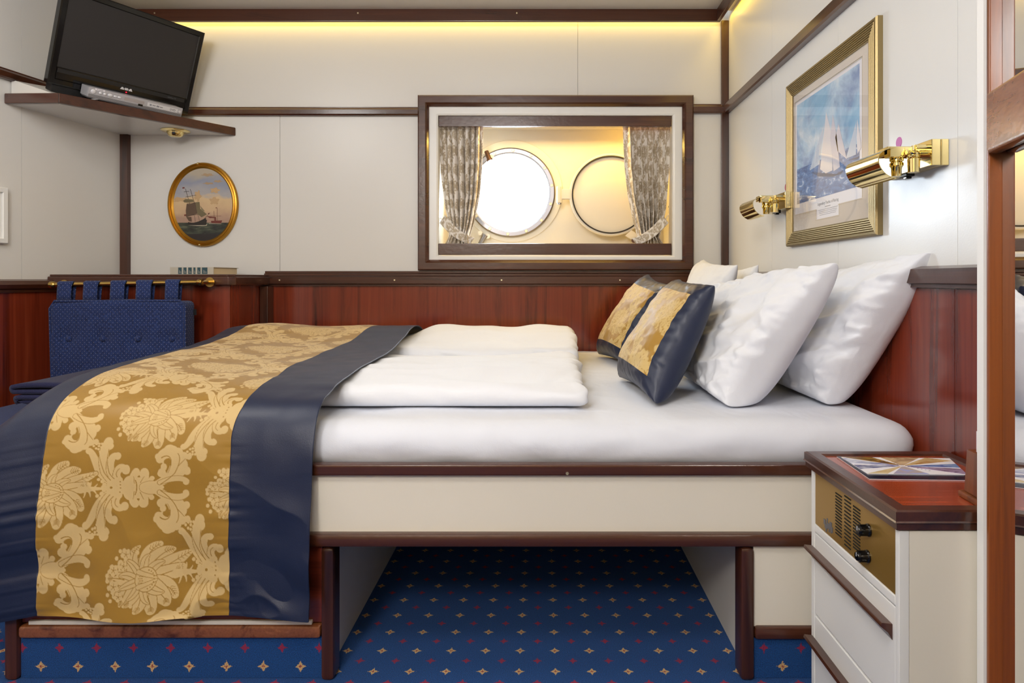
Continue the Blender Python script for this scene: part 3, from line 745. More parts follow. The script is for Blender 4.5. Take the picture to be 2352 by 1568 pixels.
seamL = np.interp(yy[::-1], [1.36, 1.385, 1.41, 1.5, 1.8, 2.3, 2.72], [-1.054, -1.056, -1.058, -1.063, -1.068, -1.068, -1.066])[::-1]
edgeR = np.interp(yy[::-1], [1.36, 1.42, 2.52, 2.72], [-.4835, -.486, -.484, -.47])[::-1]
hang = sstep(L[11], L[15], ss)
def cloth(X, seed=0):
    """X (n,m) -> points on the draped section with folds"""
    n, m = X.shape; S = ss[:, None]+0*X
    h = hang[:, None]
    bulge = (1-h)*(.020*sstep(-.78, -1.02, X)*sstep(1.38, 1.6, yy)[:, None]*sstep(2.6, 2.35, yy)[:, None])
    w = h*(.006*fbm(X*4.5, S*2.5, 31)+.005*np.clip(creases(X*4+S*3, S*5-X*3, 37), -1, 1))*sstep(0, .25, S-L[11])+(1-h)*.004*fbm(X*6, S*6, 41)
    low = sstep(SL-.22, SL, S)
    w = w+low*(.012*np.sin((X+.9)*13+1.2)+.010*creases(X*5-S*7, S*6+X*4, 51)-.006)
    w = np.maximum(w+.004, -.003)
    for sx in (seamR, seamL):                                  # puckers along the seams
        dd_ = np.abs(X-sx[:, None]); w = w+.0016*np.exp(-dd_/.022)*vn(S*85, 0*S, 61)*h
    Pn = np.zeros((n, m, 3)); Pn[..., 0] = X
    Pn[..., 1] = yy[:, None]+nrm[:, 0:1]*w; Pn[..., 2] = H+zz[:, None]+nrm[:, 1:2]*w+bulge
    Pn[..., 2] += low*.004*np.sin(X*17+.5)*h
    return Pn
run = thing('bed_runner', 'gold damask bed runner with navy borders draped across the foot of the bed', 'bed runner', (-.8, 1.38, H-.7))
tx = np.linspace(0, 1, 300)[None, :]
Xg = seamL[:, None]*(1-tx)+seamR[:, None]*tx
Vg = cloth(Xg)
# place the repeat so that a bouquet sits where the photo shows one (x -.835, on the bend)
s_ref = np.interp(960, [CY-(z)/d*F for d, z in pr], ss)
mask = tile((tx*.4+0*Xg)-(.2225-850*UNIT*.99), (ss[:, None]-s_ref)+470*UNIT*.99+0*Xg, .99)
sheet('gold_panel', Vg, 'gold_damask', run, mask, solid=.003)
tb = np.linspace(0, 1, 70)[None, :]
Vb = cloth(seamR[:, None]*(1-tb)+edgeR[:, None]*tb)
sheet('navy_border', Vb, 'navy', run, solid=.003, label='navy satin border on the pillow side')
# left border falls over the foot end
na = 70; ta = np.linspace(0, 1, na)[None, :]; A_ = .19*ta
hv = sstep(L[10]-.06, L[14], ss)[:, None]
V0 = cloth(seamL[:, None]+0*ta)
bend = sstep(0, .03, A_)
Vl = V0.copy(); a2 = A_
th_top = np.radians(4+54*sstep(.045, .11, A_)); th_a = th_top*(1-hv)+np.radians(9)*hv+0*A_
da = .19/(na-1); Vl[..., 0] -= np.cumsum(np.cos(th_a), 1)*da; Vl[..., 2] -= np.cumsum(np.sin(th_a), 1)*da
Vl[..., 1] += -.010*np.sin(ta*3.1)*hv*0+.006*fbm(Vl[..., 0]*8, ss[:, None]*5+0*ta, 71)*ta
Vl[..., 1] -= .014*hv*sstep(0, .1, A_)*sstep(SL, L[13], ss)[:, None]
Vl[..., 2] -= hv*.008*ta*sstep(SL-.2, SL, ss)[:, None]
sheet('navy_border', Vl, 'navy', run, solid=.003, label='navy satin border falling over the foot end')

# ---------------------------------------------------------------- pillows
def pillow_points(c, T1, T2, n=70, m=70, seed=0, ear=.07, wr=.006, pw=.42, belly=0.):
    """c = far-top, near-top, near-bottom, far-bottom corners; returns front and back grids"""
    ft, nt, nb, fb = [np.array(p) for p in c]
    u = np.linspace(-1, 1, n)[:, None]+np.zeros((1, m)); v = np.linspace(-1, 1, m)[None, :]+np.zeros((n, 1))
    u = np.sin(u*math.pi/2*.96)/math.sin(math.pi/2*.96); v = np.sin(v*math.pi/2*.96)/math.sin(math.pi/2*.96)
    ue = u*(1-ear*(1-v*v)**.8); ve = v*(1-ear*(1-u*u)**.8)
    ue = u*(1-ear*(np.cos(v*math.pi/2))**.7*np.abs(u)**1.5); ve = v*(1-ear*(np.cos(u*math.pi/2))**.7*np.abs(v)**1.5)
    a = (ue+1)/2; b_ = (ve+1)/2                       # a: far->near, b: bottom->top
    base = (fb*((1-a)*(1-b_))[..., None]+nb*(a*(1-b_))[..., None]+ft*((1-a)*b_)[..., None]+nt*(a*b_)[..., None])
    nor = np.cross((nt+nb-ft-fb)/2, (ft+nt-fb-nb)/2); nor /= np.linalg.norm(nor)
    if nor[0] > 0: nor = -nor                          # face the foot of the bed
    prof_ = ((1-np.abs(u)**2.6)*(1-np.abs(v)**2.6))**pw
    prof_ = prof_*(1+belly*(-v)*.5)
    edge = (1-np.abs(u))*(1-np.abs(v))
    w = wr*(fbm(u*2.2+seed, v*2.2, seed, 3)+.9*np.clip(creases(u*1.5+v*.9+seed, v*1.9-u*.8, seed+5), -1, 1)*(.35+.65*np.maximum(np.abs(u), np.abs(v))**2)-.35)
    w = w*np.clip(prof_*1.6, 0, 1)
    pp, qq = u*.8+v*.6, v*.8-u*.6
    f2 = np.clip(creases(pp*1.1+seed*3, qq*3.4+.4*np.sin(pp*3), seed+21), -1, 1)*(.35+.65*np.exp(-((u-.5)**2+(v+.5)**2)*1.3))+.5*np.clip(creases(pp*3+seed, qq*1.6, seed+44), -1, 1)*np.exp(-((u-.7)**2+(v+.8)**2)*2.5)
    w = w+wr*.55*f2*np.clip(prof_*1.6, 0, 1)+wr*.05*vn(u*17+seed, v*15, seed+30)*np.clip(prof_*2, 0, 1)
    ga = wr*.8*np.exp(-(1-np.maximum(np.abs(u), np.abs(v)))*7)*vn((u+v)*9+seed, (u-v)*9, seed+8)*np.clip(prof_*3, 0, 1)
    fr = base+nor*((T1*prof_+w+ga)[..., None]); bk = base-nor*((T2*prof_)[..., None])
    return fr, bk, u, v
def settle(A, zmin):
    """cloth pressed flat where it meets the mattress"""
    A[..., 2] = np.where(A[..., 2] < zmin+.012, zmin+.012-(.012-(.012*np.exp((A[..., 2]-zmin-.012)/.012)))*.95, A[..., 2]); return A
def pillow(c, T1, T2, label, seed, **k):
    fr, bk, u, v = pillow_points(c, T1, T2, seed=seed, **k)
    b = B(); b.grid(settle(fr, ZM+.003)); b.grid(settle(bk, ZM+.003))
    loc = (np.array(c[2])+np.array(c[3]))/2
    o = b.build('pillow', 'linen', None, smooth=1.6, loc=tuple(loc)); return props(o, label, 'pillow', 'white pillows at the bed head')
ZB = ZM+.006
def cor(px, py, d): return tuple(P(px, py, d))
def zc(px, py): return tuple(onZ(px, py, ZB))
pillow((cor(1682, 618, 2.86), cor(1742, 608, 2.30), (.70, 2.28, ZB), (.72, 2.86, ZB)), .055, .035, 'white pillow against the wall in the far corner, only its cream-lit tip showing', 2, n=60, m=60)
pillow((cor(1617, 596, 2.80), cor(1694, 608, 2.24), (.53, 2.26, ZB), (.52, 2.83, ZB)), .07, .06, 'white pillow in front at the far side, rising behind the two gold cushions', 3, n=80, m=80)
pillow((cor(1850, 640, 2.02), cor(2137, 581, 1.405), zc(1902, 931), (.69, 2.14, ZB)), .075, .085, 'white pillow leaning on the right wall, nearest the bed head', 4, n=150, m=150, belly=.35, wr=.013, pw=.30, ear=.02)
pillow((cor(1645, 652, 2.10), cor(1921, 605, 1.50), zc(1678, 936), (.46, 2.10, ZB)), .07, .10, 'large white pillow directly behind the front gold cushion', 5, n=150, m=150, belly=.4, wr=.013, pw=.30, ear=.02)

def cushion(c, label, seed, T1=.075, T2=.060):
    n = m = 150
    fr, bk, u, v = pillow_points(c, T1, T2, n, m, seed, ear=.07, wr=.0042, pw=.36, belly=.35)
    fr = settle(fr, ZM+.003); bk = settle(bk, ZM+.003)
    loc = tuple((np.array(c[2])+np.array(c[3]))/2)
    root = thing('cushion', label, 'cushion', loc, 'gold and navy cushions')
    i0 = 1; i1 = int(np.searchsorted(u[:, 0], .86)); j0 = int(np.searchsorted(v[0], -.74)); j1 = int(np.searchsorted(v[0], .70))
    msk = tile((u+1)*.2+seed*.11, (v+1)*.2+.02+seed*.07, .99)
    sheet('damask_panel', fr[i0:i1+1, j0:j1+1], 'cushion_damask', root, msk[i0:i1+1, j0:j1+1])
    b = B(); b.grid(bk); b.grid(fr[i1:, :]); b.grid(fr[i0:i1+1, :j0+1]); b.grid(fr[i0:i1+1, j1:]); b.grid(fr[:i0+1, :])
    b.build('border', 'navy', root, smooth=1.6)
cushion((cor(1490, 630, 2.66), cor(1545, 655, 2.28), (.305, 2.32, ZB), (.235, 2.68, ZB)), 'gold damask cushion with navy border, the one standing behind', 1)
cushion((cor(1563, 642, 2.14), cor(1641, 656, 1.71), zc(1508, 929), (.245, 2.05, ZB)), 'gold damask cushion with navy border, the front one leaning on the large pillow', 2)
# ================================================================ nightstand
NZ = H-.35; nd0, nd1 = .985, 1.335; nx0 = .533
ns = thing('nightstand', 'cream bedside cabinet with a mahogany top and a gold radio panel in its side', 'nightstand', (.69, 1.15, 0))
top = [(nx0, nd0), (WX-.008, nd0), (WX-.008, nd1), (nx0, nd1)]
mpz = lambda a, bb, h: (a, bb, NZ-.032+h)
B().frame(nx0, nd0, WX-.008, nd1, [(0, .014), (.002, .016), (.002, .030), (.006, .032), (.026, .032), (.030, .028), (.030, .0), (.008, 0), (.004, .002), (.004, .012)], mpz).build('top_edging', 'trim_y', ns)
B().box(nx0+.0295, WX-.037, nd0+.0295, nd1-.0295, NZ-.02, NZ-.0035).build('top', 'top_red', ns, label='polished red mahogany top')
bx0 = nx0+.009; bd0 = nd0+.006; bd1 = nd1-.02; bzt = NZ-.032
B().box(bx0+.016, WX-.009, bd0, bd0+.016, .03, bzt).build('side_panel', 'cream_panel', ns)
B().box(bx0+.016, WX-.009, bd1-.016, bd1, .03, bzt).build('side_panel', 'cream_panel', ns)
B().box(bx0+.02, WX-.009, bd0+.0165, bd1-.0165, .0, .06).build('kick_board', 'cream_panel', ns)
b = B().box(bx0, bx0+.0155, bd0, bd0+.012, .03, bzt).box(bx0, bx0+.0155, bd1-.014, bd1, .03, bzt)
zb = ZZ(1218, 1.264); zt2 = zb-.012
b.box(bx0, bx0+.0155, bd0+.0121, bd1-.0141, zt2-.003, zb-.0005); b.build('front_frame', 'white_paint', ns, bevel=.0015)
# radio plate on the room side
rp0, rp1 = bd0+.0125, bd1-.0145
rp = B().box(bx0+.002, bx0+.0125, rp0, rp1, zb, bzt-.001).build('radio_panel', 'radio', ns, bevel=.001)
def RP(px, py): return onX(px, py, bx0+.0015)
sl = B()
for pxa, pxb, ya, yb, yc, yd in ((1919, 1933, 1131, 1142, 1222, 1233), (1939.5, 1954, 1138, 1149, 1249, 1262), (1959.5, 1975.5, 1161, 1174, 1255, 1268)):
    a0 = RP(pxa, ya); a1 = RP(pxb, yb); c0 = RP(pxa, yc); k = 14
    for i in range(k):
        z = a0.z+(c0.z-a0.z)*i/(k-1)
        sl.box(bx0+.0010, bx0+.004, a1.y, a0.y, z-.0011, z+.0011)
sl.build('grille_slots', 'dark_hole', rp)
for px, py in ((1995, 1217), (1993, 1277)):
    q = RP(px, py)
    kb = B().lathe([(.0105, -.004), (.0105, .002), (.0085, .004), (.0078, .017), (.0068, .019), (0, .019)], q, (-1, 0, 0), 24)
    for k in range(8):
        a = 2*math.pi*k/8; kb.box(q.x-.015, q.x, q.y+.0082*math.cos(a)-.0014, q.y+.0082*math.cos(a)+.0014, q.z+.0082*math.sin(a)-.0014, q.z+.0082*math.sin(a)+.0014)
    ko = kb.build('knob', 'black_gloss', rp, smooth=.6)
    B().box(q.x-.0196, q.x-.0188, q.y-.0006, q.y+.0006, q.z, q.z+.0065).build('pointer', 'logo', ko)
scb = B()
for i in range(9):
    q0 = RP(1893+i*2.3, 1196+(i % 3)*5+i*1.2); scb.box(bx0+.0012, bx0+.004, q0.y-.0022, q0.y+.0022, q0.z-.006-(i % 4)*.002, q0.z+.004+(i % 2)*.004)
scb.build('scratches', 'silver_dark', rp, label='worn grey scratches in the plate')
# two flap doors with finger rails
def flap(z0, z1, hz):
    dr = B().box(bx0+.001, bx0+.0155, bd0+.013, bd1-.015, z0, z1).build('door', 'white_paint', ns, bevel=.002)
    b = B(); y0, y1 = bd0+.02, bd1-.004
    sec = [(bx0+.001, hz), (bx0-.016, hz+.002), (bx0-.018, hz-.004), (bx0-.006, hz-.014), (bx0+.001, hz-.026)]
    b.prism([(x, y0, z) for x, z in sec], (0, y1-y0, 0)).build('handle', 'trim_y', dr, bevel=.001, label='dark mahogany finger rail')
flap(.192, zt2-.006, ZZ(1276, 1.27)+.004); flap(.045, .187, ZZ(1497, 1.24)-.006)

# brochures
def brochure(pts, z0, z1, label, mat, seed):
    loc = (sum(p[0] for p in pts)/4, sum(p[1] for p in pts)/4, z0)
    root = thing('brochure', label, 'brochure', loc, 'brochures on the bedside cabinet')
    B().prism([(p[0], p[1], z0) for p in pts], (0, 0, z1-z0)).build('pages', 'paper', root)
    return root
z_a = NZ-.0030
lo = [onZ(1997, 1101, z_a)[:2], onZ(2222, 1104, z_a)[:2], (.797, 1.274), onZ(1922, 1049.5, z_a)[:2]]
r1 = brochure(lo, z_a, z_a+.0012, 'dark blue brochure lying underneath the one with the photo cover', 'navy', 1)
M['navy_print'] = plain('dark_blue_print', '#101d33', .15)
B().prism([(p[0], p[1], z_a+.0013) for p in lo], (0, 0, .0007)).build('cover', 'navy_print', r1)
z_c = z_a+.0022; z_b = z_c+.0012
up_ = [onZ(1993, 1087, z_b)[:2], onZ(2222, 1089.5, z_b)[:2], (.796, 1.276), onZ(1932, 1049, z_b)[:2]]
r2 = brochure(up_, z_c, z_b, 'brochure on top with a collage cover of ship photos divided by white bands', 'paper', 2)
def U(s, t):   # cover coordinates: s left->right, t front->back
    a, b_, c, d = [Vector(p) for p in up_]; return (a*(1-s)+b_*s)*(1-t)+(d*(1-s)+c*s)*t
ctr = (.46, .46)
wed = [((0, 1), (.28, 1), '#6b5138', '#b58a3f'), ((.36, 1), (.72, 1), '#8f7258', '#e2c79d'), ((.78, 1), (1, .82), '#b58748', '#e7cf96'), ((1, .62), (1, .40), '#2d49a0', '#8fb4e0'),
       ((1, .32), (1, 0), '#6d5d78', '#b7a3c4'), ((.62, 0), (.26, 0), '#c9b596', '#aab6ea'), ((.2, 0), (0, 0), '#d4b070', '#efe0b8'), ((-.0, .25), (0, .5), '#4d4f86', '#cfd4e6'), ((0, .6), (0, .92), '#8a8fc6', '#dfe3f0')]
for i, (p, q, c0, c1) in enumerate(wed):
    t = NT('ship_photo_%d' % i); fcol = t.ramp(t.noise(t.coord((30, 60, 30)), 1, 4, .6, .8), [(.35, hx(c0)), (.62, hx(c1))]); m_ = t.p(Base_Color=fcol, Roughness=.12)
    mx = lambda a: (ctr[0]*.07+a[0]*.93, ctr[1]*.07+a[1]*.93)
    a0, a1 = p, q; k0 = (ctr[0]+(a0[0]-ctr[0])*.08, ctr[1]+(a0[1]-ctr[1])*.08); k1 = (ctr[0]+(a1[0]-ctr[0])*.08, ctr[1]+(a1[1]-ctr[1])*.08)
    B().prism([tuple(U(*w))+(z_b,) for w in (k0, a0, a1, k1)], (0, 0, .0004)).build('cover_photo', m_, r2)
for i in range(14):
    s = .30+.028*i; pt = U(s, .80-.047*i); B().box(pt.x-.0012, pt.x+.0012, pt.y-.0008, pt.y+.0008, z_b, z_b+.0005).build('lettering', 'ink_pale', r2)

# wooden note holder with a card
hz0 = NZ-.0033
hb_ = thing('note_holder', 'brown wooden desk holder on the bedside cabinet, half hidden by the white partition', 'note holder', (.72, 1.085, hz0))
B().prism([(.673, .998, hz0), (.778, .998, hz0), (.783, 1.068, hz0), (.679, 1.068, hz0)], (0, 0, .010)).build('foot', 'box_wood', hb_, bevel=.003)
lo_ = [(.679, 1.005), (.771, 1.005), (.776, 1.061), (.685, 1.061)]
b = B(); b.add([(x, y, hz0+.0102) for x, y in lo_]+[(x*.93+.733*.07, y*.93+1.033*.07, hz0+.078) for x, y in lo_], [(3, 2, 1, 0), (4, 5, 6, 7), (0, 1, 5, 4), (1, 2, 6, 5), (2, 3, 7, 6), (3, 0, 4, 7)])
b.build('body', 'box_wood', hb_, bevel=.002)
cd = B().box(.690, .745, 1.036, 1.0375, hz0+.079, hz0+.112).build('card', 'paper', None, loc=(.718, 1.036, hz0+.079)); props(cd, 'white card standing in the wooden note holder', 'card')

# ================================================================ wall lamps
def wall_lamp(label):
    y0 = 1.342
    r = thing('wall_lamp', label, 'wall lamp', (WX, 1.45, H+.235), 'brass reading lamps over the bed head')
    zt, zb_ = H+.2885, H+.2345
    B().box(WX-.036, WX-.0172, y0, y0+.21, zb_, zt).box(WX-.0168, WX-.0005, y0, y0+.21, zb_, zt).build('back_box', 'brass', r, bevel=.0015)
    # half-round shade
    c = Vector((WX-.092, 0, H+.2535)); ye0, ye1 = 1.362, 1.507; b = B(); n = 26; R1, R2 = .0445, .0425
    angs = [math.radians(a) for a in np.linspace(100, 262, n)]
    vs = [(c.x+R*math.cos(a), y, c.z+R*math.sin(a)*(.5 if a < math.pi else 1)) for y in (ye0, ye1) for R in (R1, R2) for a in angs]
    fs = []
    for i in range(n-1):
        fs += [(i, i+1, 2*n+i+1, 2*n+i), (n+i, 3*n+i, 3*n+i+1, n+i+1), (i, n+i, n+i+1, i+1), (2*n+i, 2*n+i+1, 3*n+i+1, 3*n+i)]
    fs += [(0, 2*n, 3*n, n), (n-1, 2*n-1, 4*n-1, 3*n-1)]
    b.add(vs, fs).build('shade', 'brass', r, smooth=.9)
    # flat cap, socket, arm and hinge posts
    b = B().box(c.x-.012, WX-.03, 1.385, 1.43, c.z+.010, c.z+.0285); b.box(c.x-.012, c.x+.02, 1.375, 1.40, c.z+.004, c.z+.026); b.build('bracket', 'brass', r, bevel=.002)
    b = B().lathe([(.0, -.03), (.010, -.03), (.011, -.012), (.014, -.008), (.014, -.002), (.011, 0), (.014, .003), (.013, .012), (.010, .014), (0, .014)], (c.x+.012, 1.395, c.z-.004), (0, 0, 1), 24); b.build('lamp_holder', 'brass', r, smooth=.6)
    b = B().tube([(c.x+.018, 1.368, c.z+.012), (WX-.036, 1.368, c.z+.012)], .0045, 12); b.tube([(WX-.062, 1.355, c.z+.021), (WX-.0355, 1.355, c.z+.021)], .005, 12); b.build('arm', 'brass', r, smooth=.7)
    b = B().lathe([(0, -.032), (.0115, -.032), (.012, -.004), (.010, -.002), (.013, .001), (.011, .004), (.013, .007), (.009, .012), (.004, .014), (.004, .024), (0, .024)], (WX-.062, 1.362, c.z+.001), (0, 0, 1), 26); b.build('swivel', 'brass', r, smooth=.6)
    b = B().box(WX-.031, WX-.012, 1.445, 1.475, zb_-.006, zb_); sw = b.build('switch_plate', 'black_matt', r, bevel=.001)
    B().box(WX-.028, WX-.016, 1.45, 1.462, zb_-.011, zb_-.0062).build('rocker', 'black_gloss', sw, bevel=.001)
    return r
l1 = wall_lamp('brass half-round reading lamp on the right wall, the nearer one')
l2 = l1.copy(); COL.objects.link(l2); l2.location = l1.location+Vector((0, .81, 0)); l2['label'] = 'brass reading lamp beyond the framed picture, the farther of the two on the right wall'
for ch in list(l1.children):
    c = ch.copy(); COL.objects.link(c); c.parent = l2; c.matrix_parent_inverse = ch.matrix_parent_inverse
    for g_ in ch.children:
        q = g_.copy(); COL.objects.link(q); q.parent = c; q.matrix_parent_inverse = g_.matrix_parent_inverse
for px, py, mt_, lab in ((2065, 327, 'red_dot', 'round pink sticker on the wall above the nearer brass lamp'), (1806, 430, 'red_dot2', 'round crimson sticker on the wall above the far brass lamp')):
    p = onX(px, py, WX)
    o = B().lathe([(.0125, 0), (.0125, .0008), (.0115, .0012), (0, .0012)], (0, 0, 0), (-1, 0, 0), 36).build('sticker', mt_); o.location = p; props(o, lab, 'sticker', 'round wall stickers')

# ================================================================ framed yacht print
pf = thing('framed_picture', 'large gold-framed print of racing yachts on the right wall', 'picture', (WX, 1.87, H+.11))
mpx = lambda a, bb, h: (WX-h, a, bb)
fy0, fy1, fz0, fz1 = 1.603, 2.198, H+.109, H+.648
rib = [(0, 0), (0, .013), (.003, .0175), (.009, .0182)]
for i in range(6): rib += [(.0105+i*.0056, .0150-.0006*i), (.0122+i*.0056, .0180-.0006*i), (.0146+i*.0056, .0180-.0006*i), (.0160+i*.0056, .0150-.0006*i)]
rib += [(.047, .0125), (.047, .006), (.046, 0)]
B().frame(fy0, fz0, fy1, fz1, rib, mpx).build('frame', 'old_gilt', pf)
xm = WX-.0085
yw0, yw1, zw0, zw1 = 1.692, 2.14, H+.211, H+.578; ty0, ty1, tz = 1.824, 1.976, H+.180
# mount with a stepped window
o_ = [(fy0+.03, fz0+.03), (fy1-.03, fz0+.03), (fy1-.03, fz1-.03), (fy0+.03, fz1-.03)]
i_ = [(yw0, zw0), (ty0, zw0), (ty0, tz), (ty1, tz), (ty1, zw0), (yw1, zw0), (yw1, zw1), (yw0, zw1)]
b = B(); bv = []
for x in (xm, xm+.002):
    bv += [(x, y, z) for y, z in o_+i_]
fs = [(0, 1, 9, 8, 7, 6, 5, 4), (1, 2, 10, 9), (2, 3, 11, 10), (3, 0, 4, 11)]
k = 12; fs2 = [tuple(reversed([q+k for q in f])) for f in fs]; wl = [(4+i, 4+(i+1) % 8, k+4+(i+1) % 8, k+4+i) for i in range(8)]
b.add(bv, fs+fs2+wl).build('mount', 'mat_board', pf)
M['bevel_line'] = plain('mount_bevel', '#c8bca4', .7)
for sgn in (1,):
    b = B()
    pts = i_+[i_[0]]
    for (ya, za), (yb, zb2) in zip(pts[:-1], pts[1:]):
        if abs(ya-yb) > 1e-6: b.box(xm-.0004, xm, min(ya, yb)-.004, max(ya, yb)+.004, za-.0035, za-.0022)
        else: b.box(xm-.0004, xm, ya-.0035 if ya < 1.87 else ya+.0022, ya-.0022 if ya < 1.87 else ya+.0035, min(za, zb2), max(za, zb2))
    b.build('mount_line', 'bevel_line', pf)
B().box(xm+.0025, xm+.004, fy0+.03, fy1-.03, fz0+.03, fz1-.03).build('backing_card', 'paper', pf, label='white card with the caption')
t = NT('yacht_print'); x = t.xyz(t.coord()); v = t.coord((1, 7, 13))
zrel = t.math('DIVIDE', t.math('SUBTRACT', x[2], H+.241), .32)
cl = t.noise(t.coord((1, 6, 8)), 1.0, 5, .6, .5)
sky = t.ramp(cl, [(.36, hx('#7f97c4')), (.5, hx('#b9d3ea')), (.62, hx('#dfe8f2'))])
sky = t.mix(t.math('MULTIPLY', t.ramp(t.noise(t.coord((1, 5, 6)), 1., 4), [(.45, (0, 0, 0, 1)), (.6, (1, 1, 1, 1))]), .6), sky, hx('#6cb2dd'))
wv = t.noise(t.coord((1, 26, 70)), 1., 4, .65, .6); sea = t.ramp(wv, [(.35, hx('#1f4686')), (.56, hx('#4a78b8')), (.7, hx('#cfdcee'))])
m_ = t.mix(t.math('LESS_THAN', zrel, .36), sky, sea); prt = t.p(Base_Color=m_, Roughness=.5)
B().box(xm+.0018, xm+.0024, 1.709, 2.127, H+.244, H+.565).build('print', prt, pf, label='blue sea and sky of the print')
for nm, cc, polys in (('sail', '#c6d3e6', [[(385, 420), (245, 875), (338, 812)], [(690, 400), (590, 760), (684, 722)]]),
                  ('sail', '#e7e4ea', [[(402, 318), (345, 860), (398, 900), (462, 872), (452, 520)], [(700, 385), (690, 560), (700, 715), (735, 650)]]),
                  ('sail', '#d9d6e2', [[(466, 345), (440, 560), (472, 880), (532, 840), (502, 540)], [(520, 430), (488, 560), (512, 690), (598, 765), (560, 600)]]),
                  ('hull', '#3b4d74', [[(262, 890), (500, 905), (560, 872), (540, 905), (470, 930), (330, 930)], [(600, 780), (720, 735), (700, 765)]])):
    dz = {'#c6d3e6': .0001, '#e7e4ea': .0004, '#d9d6e2': .0007, '#3b4d74': .001}[cc]
    ym_ = plain('yacht_'+nm+cc, cc, .6)
    for pl in polys:
        B().prism([onX(1800+a*.2423, 180+c*.2423, xm+.0016-dz*.5) for a, c in pl], (.0002, 0, 0)).build(nm, ym_, pf)
pc_ = onX(1903, 467, xm+.002); tl = Vector((0, -1, 0)); tu = Vector((0, 0, 1))
text('caption', 'Legendary Yachts of Racing', .0125, axes(Vector((xm+.0024, 1.90, H+.2245)), tl, tu, Vector((-1, 0, 0))), 'ink_pale', pf)
b = B()
for i in range(4): b.box(xm+.0020, xm+.0024, 1.835+.004*i, 1.963-.003*i, H+.2055-.005*i, H+.2065-.005*i)
b.box(xm+.0020, xm+.0024, 1.882, 1.918, H+.2125, H+.214)
b.build('small_print', 'ink_pale', pf)
B().add([(xm-.003, fy0+.044, fz0+.044), (xm-.003, fy1-.044, fz0+.044), (xm-.003, fy1-.044, fz1-.044), (xm-.003, fy0+.044, fz1-.044)], [(0, 1, 2, 3)]).build('glass', 'glass', pf, recalc=False)

# ================================================================ oval painting
yo = D-.004
oc = P(463, 469, D-.02); ow = 81/F*(D-.02); oh = 97/F*(D-.02)
ov = thing('oval_painting', 'oval gilt-framed painting of a sailing ship at sea on the back wall', 'painting', (oc.x, D, oc.z-oh))
def oval_ring(prof, name, mat, n=180):
    b = B(); vs = []
    for i, h in prof:
        for k in range(n):
            a = 2*math.pi*k/n; vs.append((oc.x+(ow-i)*math.cos(a), D-h, oc.z+(oh-i)*math.sin(a)))
    m = len(prof); fs = [(j*n+k, j*n+(k+1) % n, ((j+1) % m)*n+(k+1) % n, ((j+1) % m)*n+k) for j in range(m) for k in range(n)]
    return b.add(vs, fs).build(name, mat, ov, smooth=.5)
oval_ring([(0, .001), (0, .010), (.003, .016), (.008, .018), (.011, .014), (.0125, .0155), (.015, .0165), (.017, .013), (.019, .0135), (.021, .012), (.026, .008), (.026, .001)], 'frame', 'gilt')
for sg, off in ((1, -9), (-1, -5)):
    q = Vector((oc.x+off/F*D, D-.014, oc.z+sg*(oh-.007))); B().tube([q+Vector((-.0035, 0, 0)), q+Vector((.0035, 0, 0))], .0062, 14).build('clasp', 'brass', ov, smooth=.7)
zpx = lambda a, c, dy=0.: P(370+a/7.126, 360+c/7.126, D-.0085-dy)
t = NT('seascape'); x = t.xyz(t.coord()); zr = t.math('DIVIDE', t.math('SUBTRACT', x[2], oc.z-oh), 2*oh)
n1 = t.noise(t.coord((9, 9, 16)), 1., 5, .55, .3); n2 = t.noise(t.coord((16, 16, 60)), 1., 4, .6, .4)
skyg = t.ramp(t.math('ADD', zr, t.math('MULTIPLY', t.math('SUBTRACT', n1, .5), .32)), [(.30, hx('#a98a78')), (.45, hx('#c9ab87')), (.58, hx('#d1b68c')), (.63, hx('#a9a6a8')), (.76, hx('#8c93a6')), (.9, hx('#b0a695'))])
seag = t.ramp(n2, [(.4, hx('#1d1f1c')), (.58, hx('#41483a')), (.72, hx('#7d7f62'))])
seag = t.mix(t.math('LESS_THAN', zr, .15), seag, hx('#20191a'))
m_ = t.p(Base_Color=t.mix(t.math('LESS_THAN', zr, .285), skyg, seag), Roughness=.45)
nn = 80; pts = [(oc.x+(ow-.024)*math.cos(2*math.pi*k/nn), D-.002, oc.z+(oh-.024)*math.sin(2*math.pi*k/nn)) for k in range(nn)]
B().prism(pts, (0, -.006, 0)).build('canvas', m_, ov)
def daub(name, col, polys, dy=.0):
    m = plain('paint_'+name+col, col, .5)
    for pl in polys: B().prism([zpx(a, c, dy) for a, c in pl], (0, -.0003, 0)).build(name, m, ov)
ln = lambda a, b_, w=3: [(a[0]-w, a[1]), (a[0]+w, a[1]), (b_[0]+w, b_[1]), (b_[0]-w, b_[1])]
lh = lambda a, b_, w=3: [(a[0], a[1]-w), (b_[0], b_[1]-w), (b_[0], b_[1]+w), (a[0], a[1]+w)]
def puff(cx, cy, rx, ry, sd):
    return [(cx+rx*(1+.22*math.sin(5*a+sd)+.12*math.sin(11*a+2*sd))*math.cos(a), cy+ry*(1+.22*math.sin(5*a+sd)+.12*math.sin(9*a))*math.sin(a)) for a in np.linspace(0, 2*math.pi, 40, endpoint=False)]
daub('cloud', '#bf9f76', [puff(598, 640, 52, 78, 1), puff(882, 550, 72, 42, 2), puff(870, 720, 70, 56, 3), puff(290, 700, 110, 36, 4)])
daub('cloud', '#a99070', [puff(775, 435, 80, 16, 5), puff(760, 295, 90, 22, 6), puff(930, 400, 66, 18, 7)], .0001)
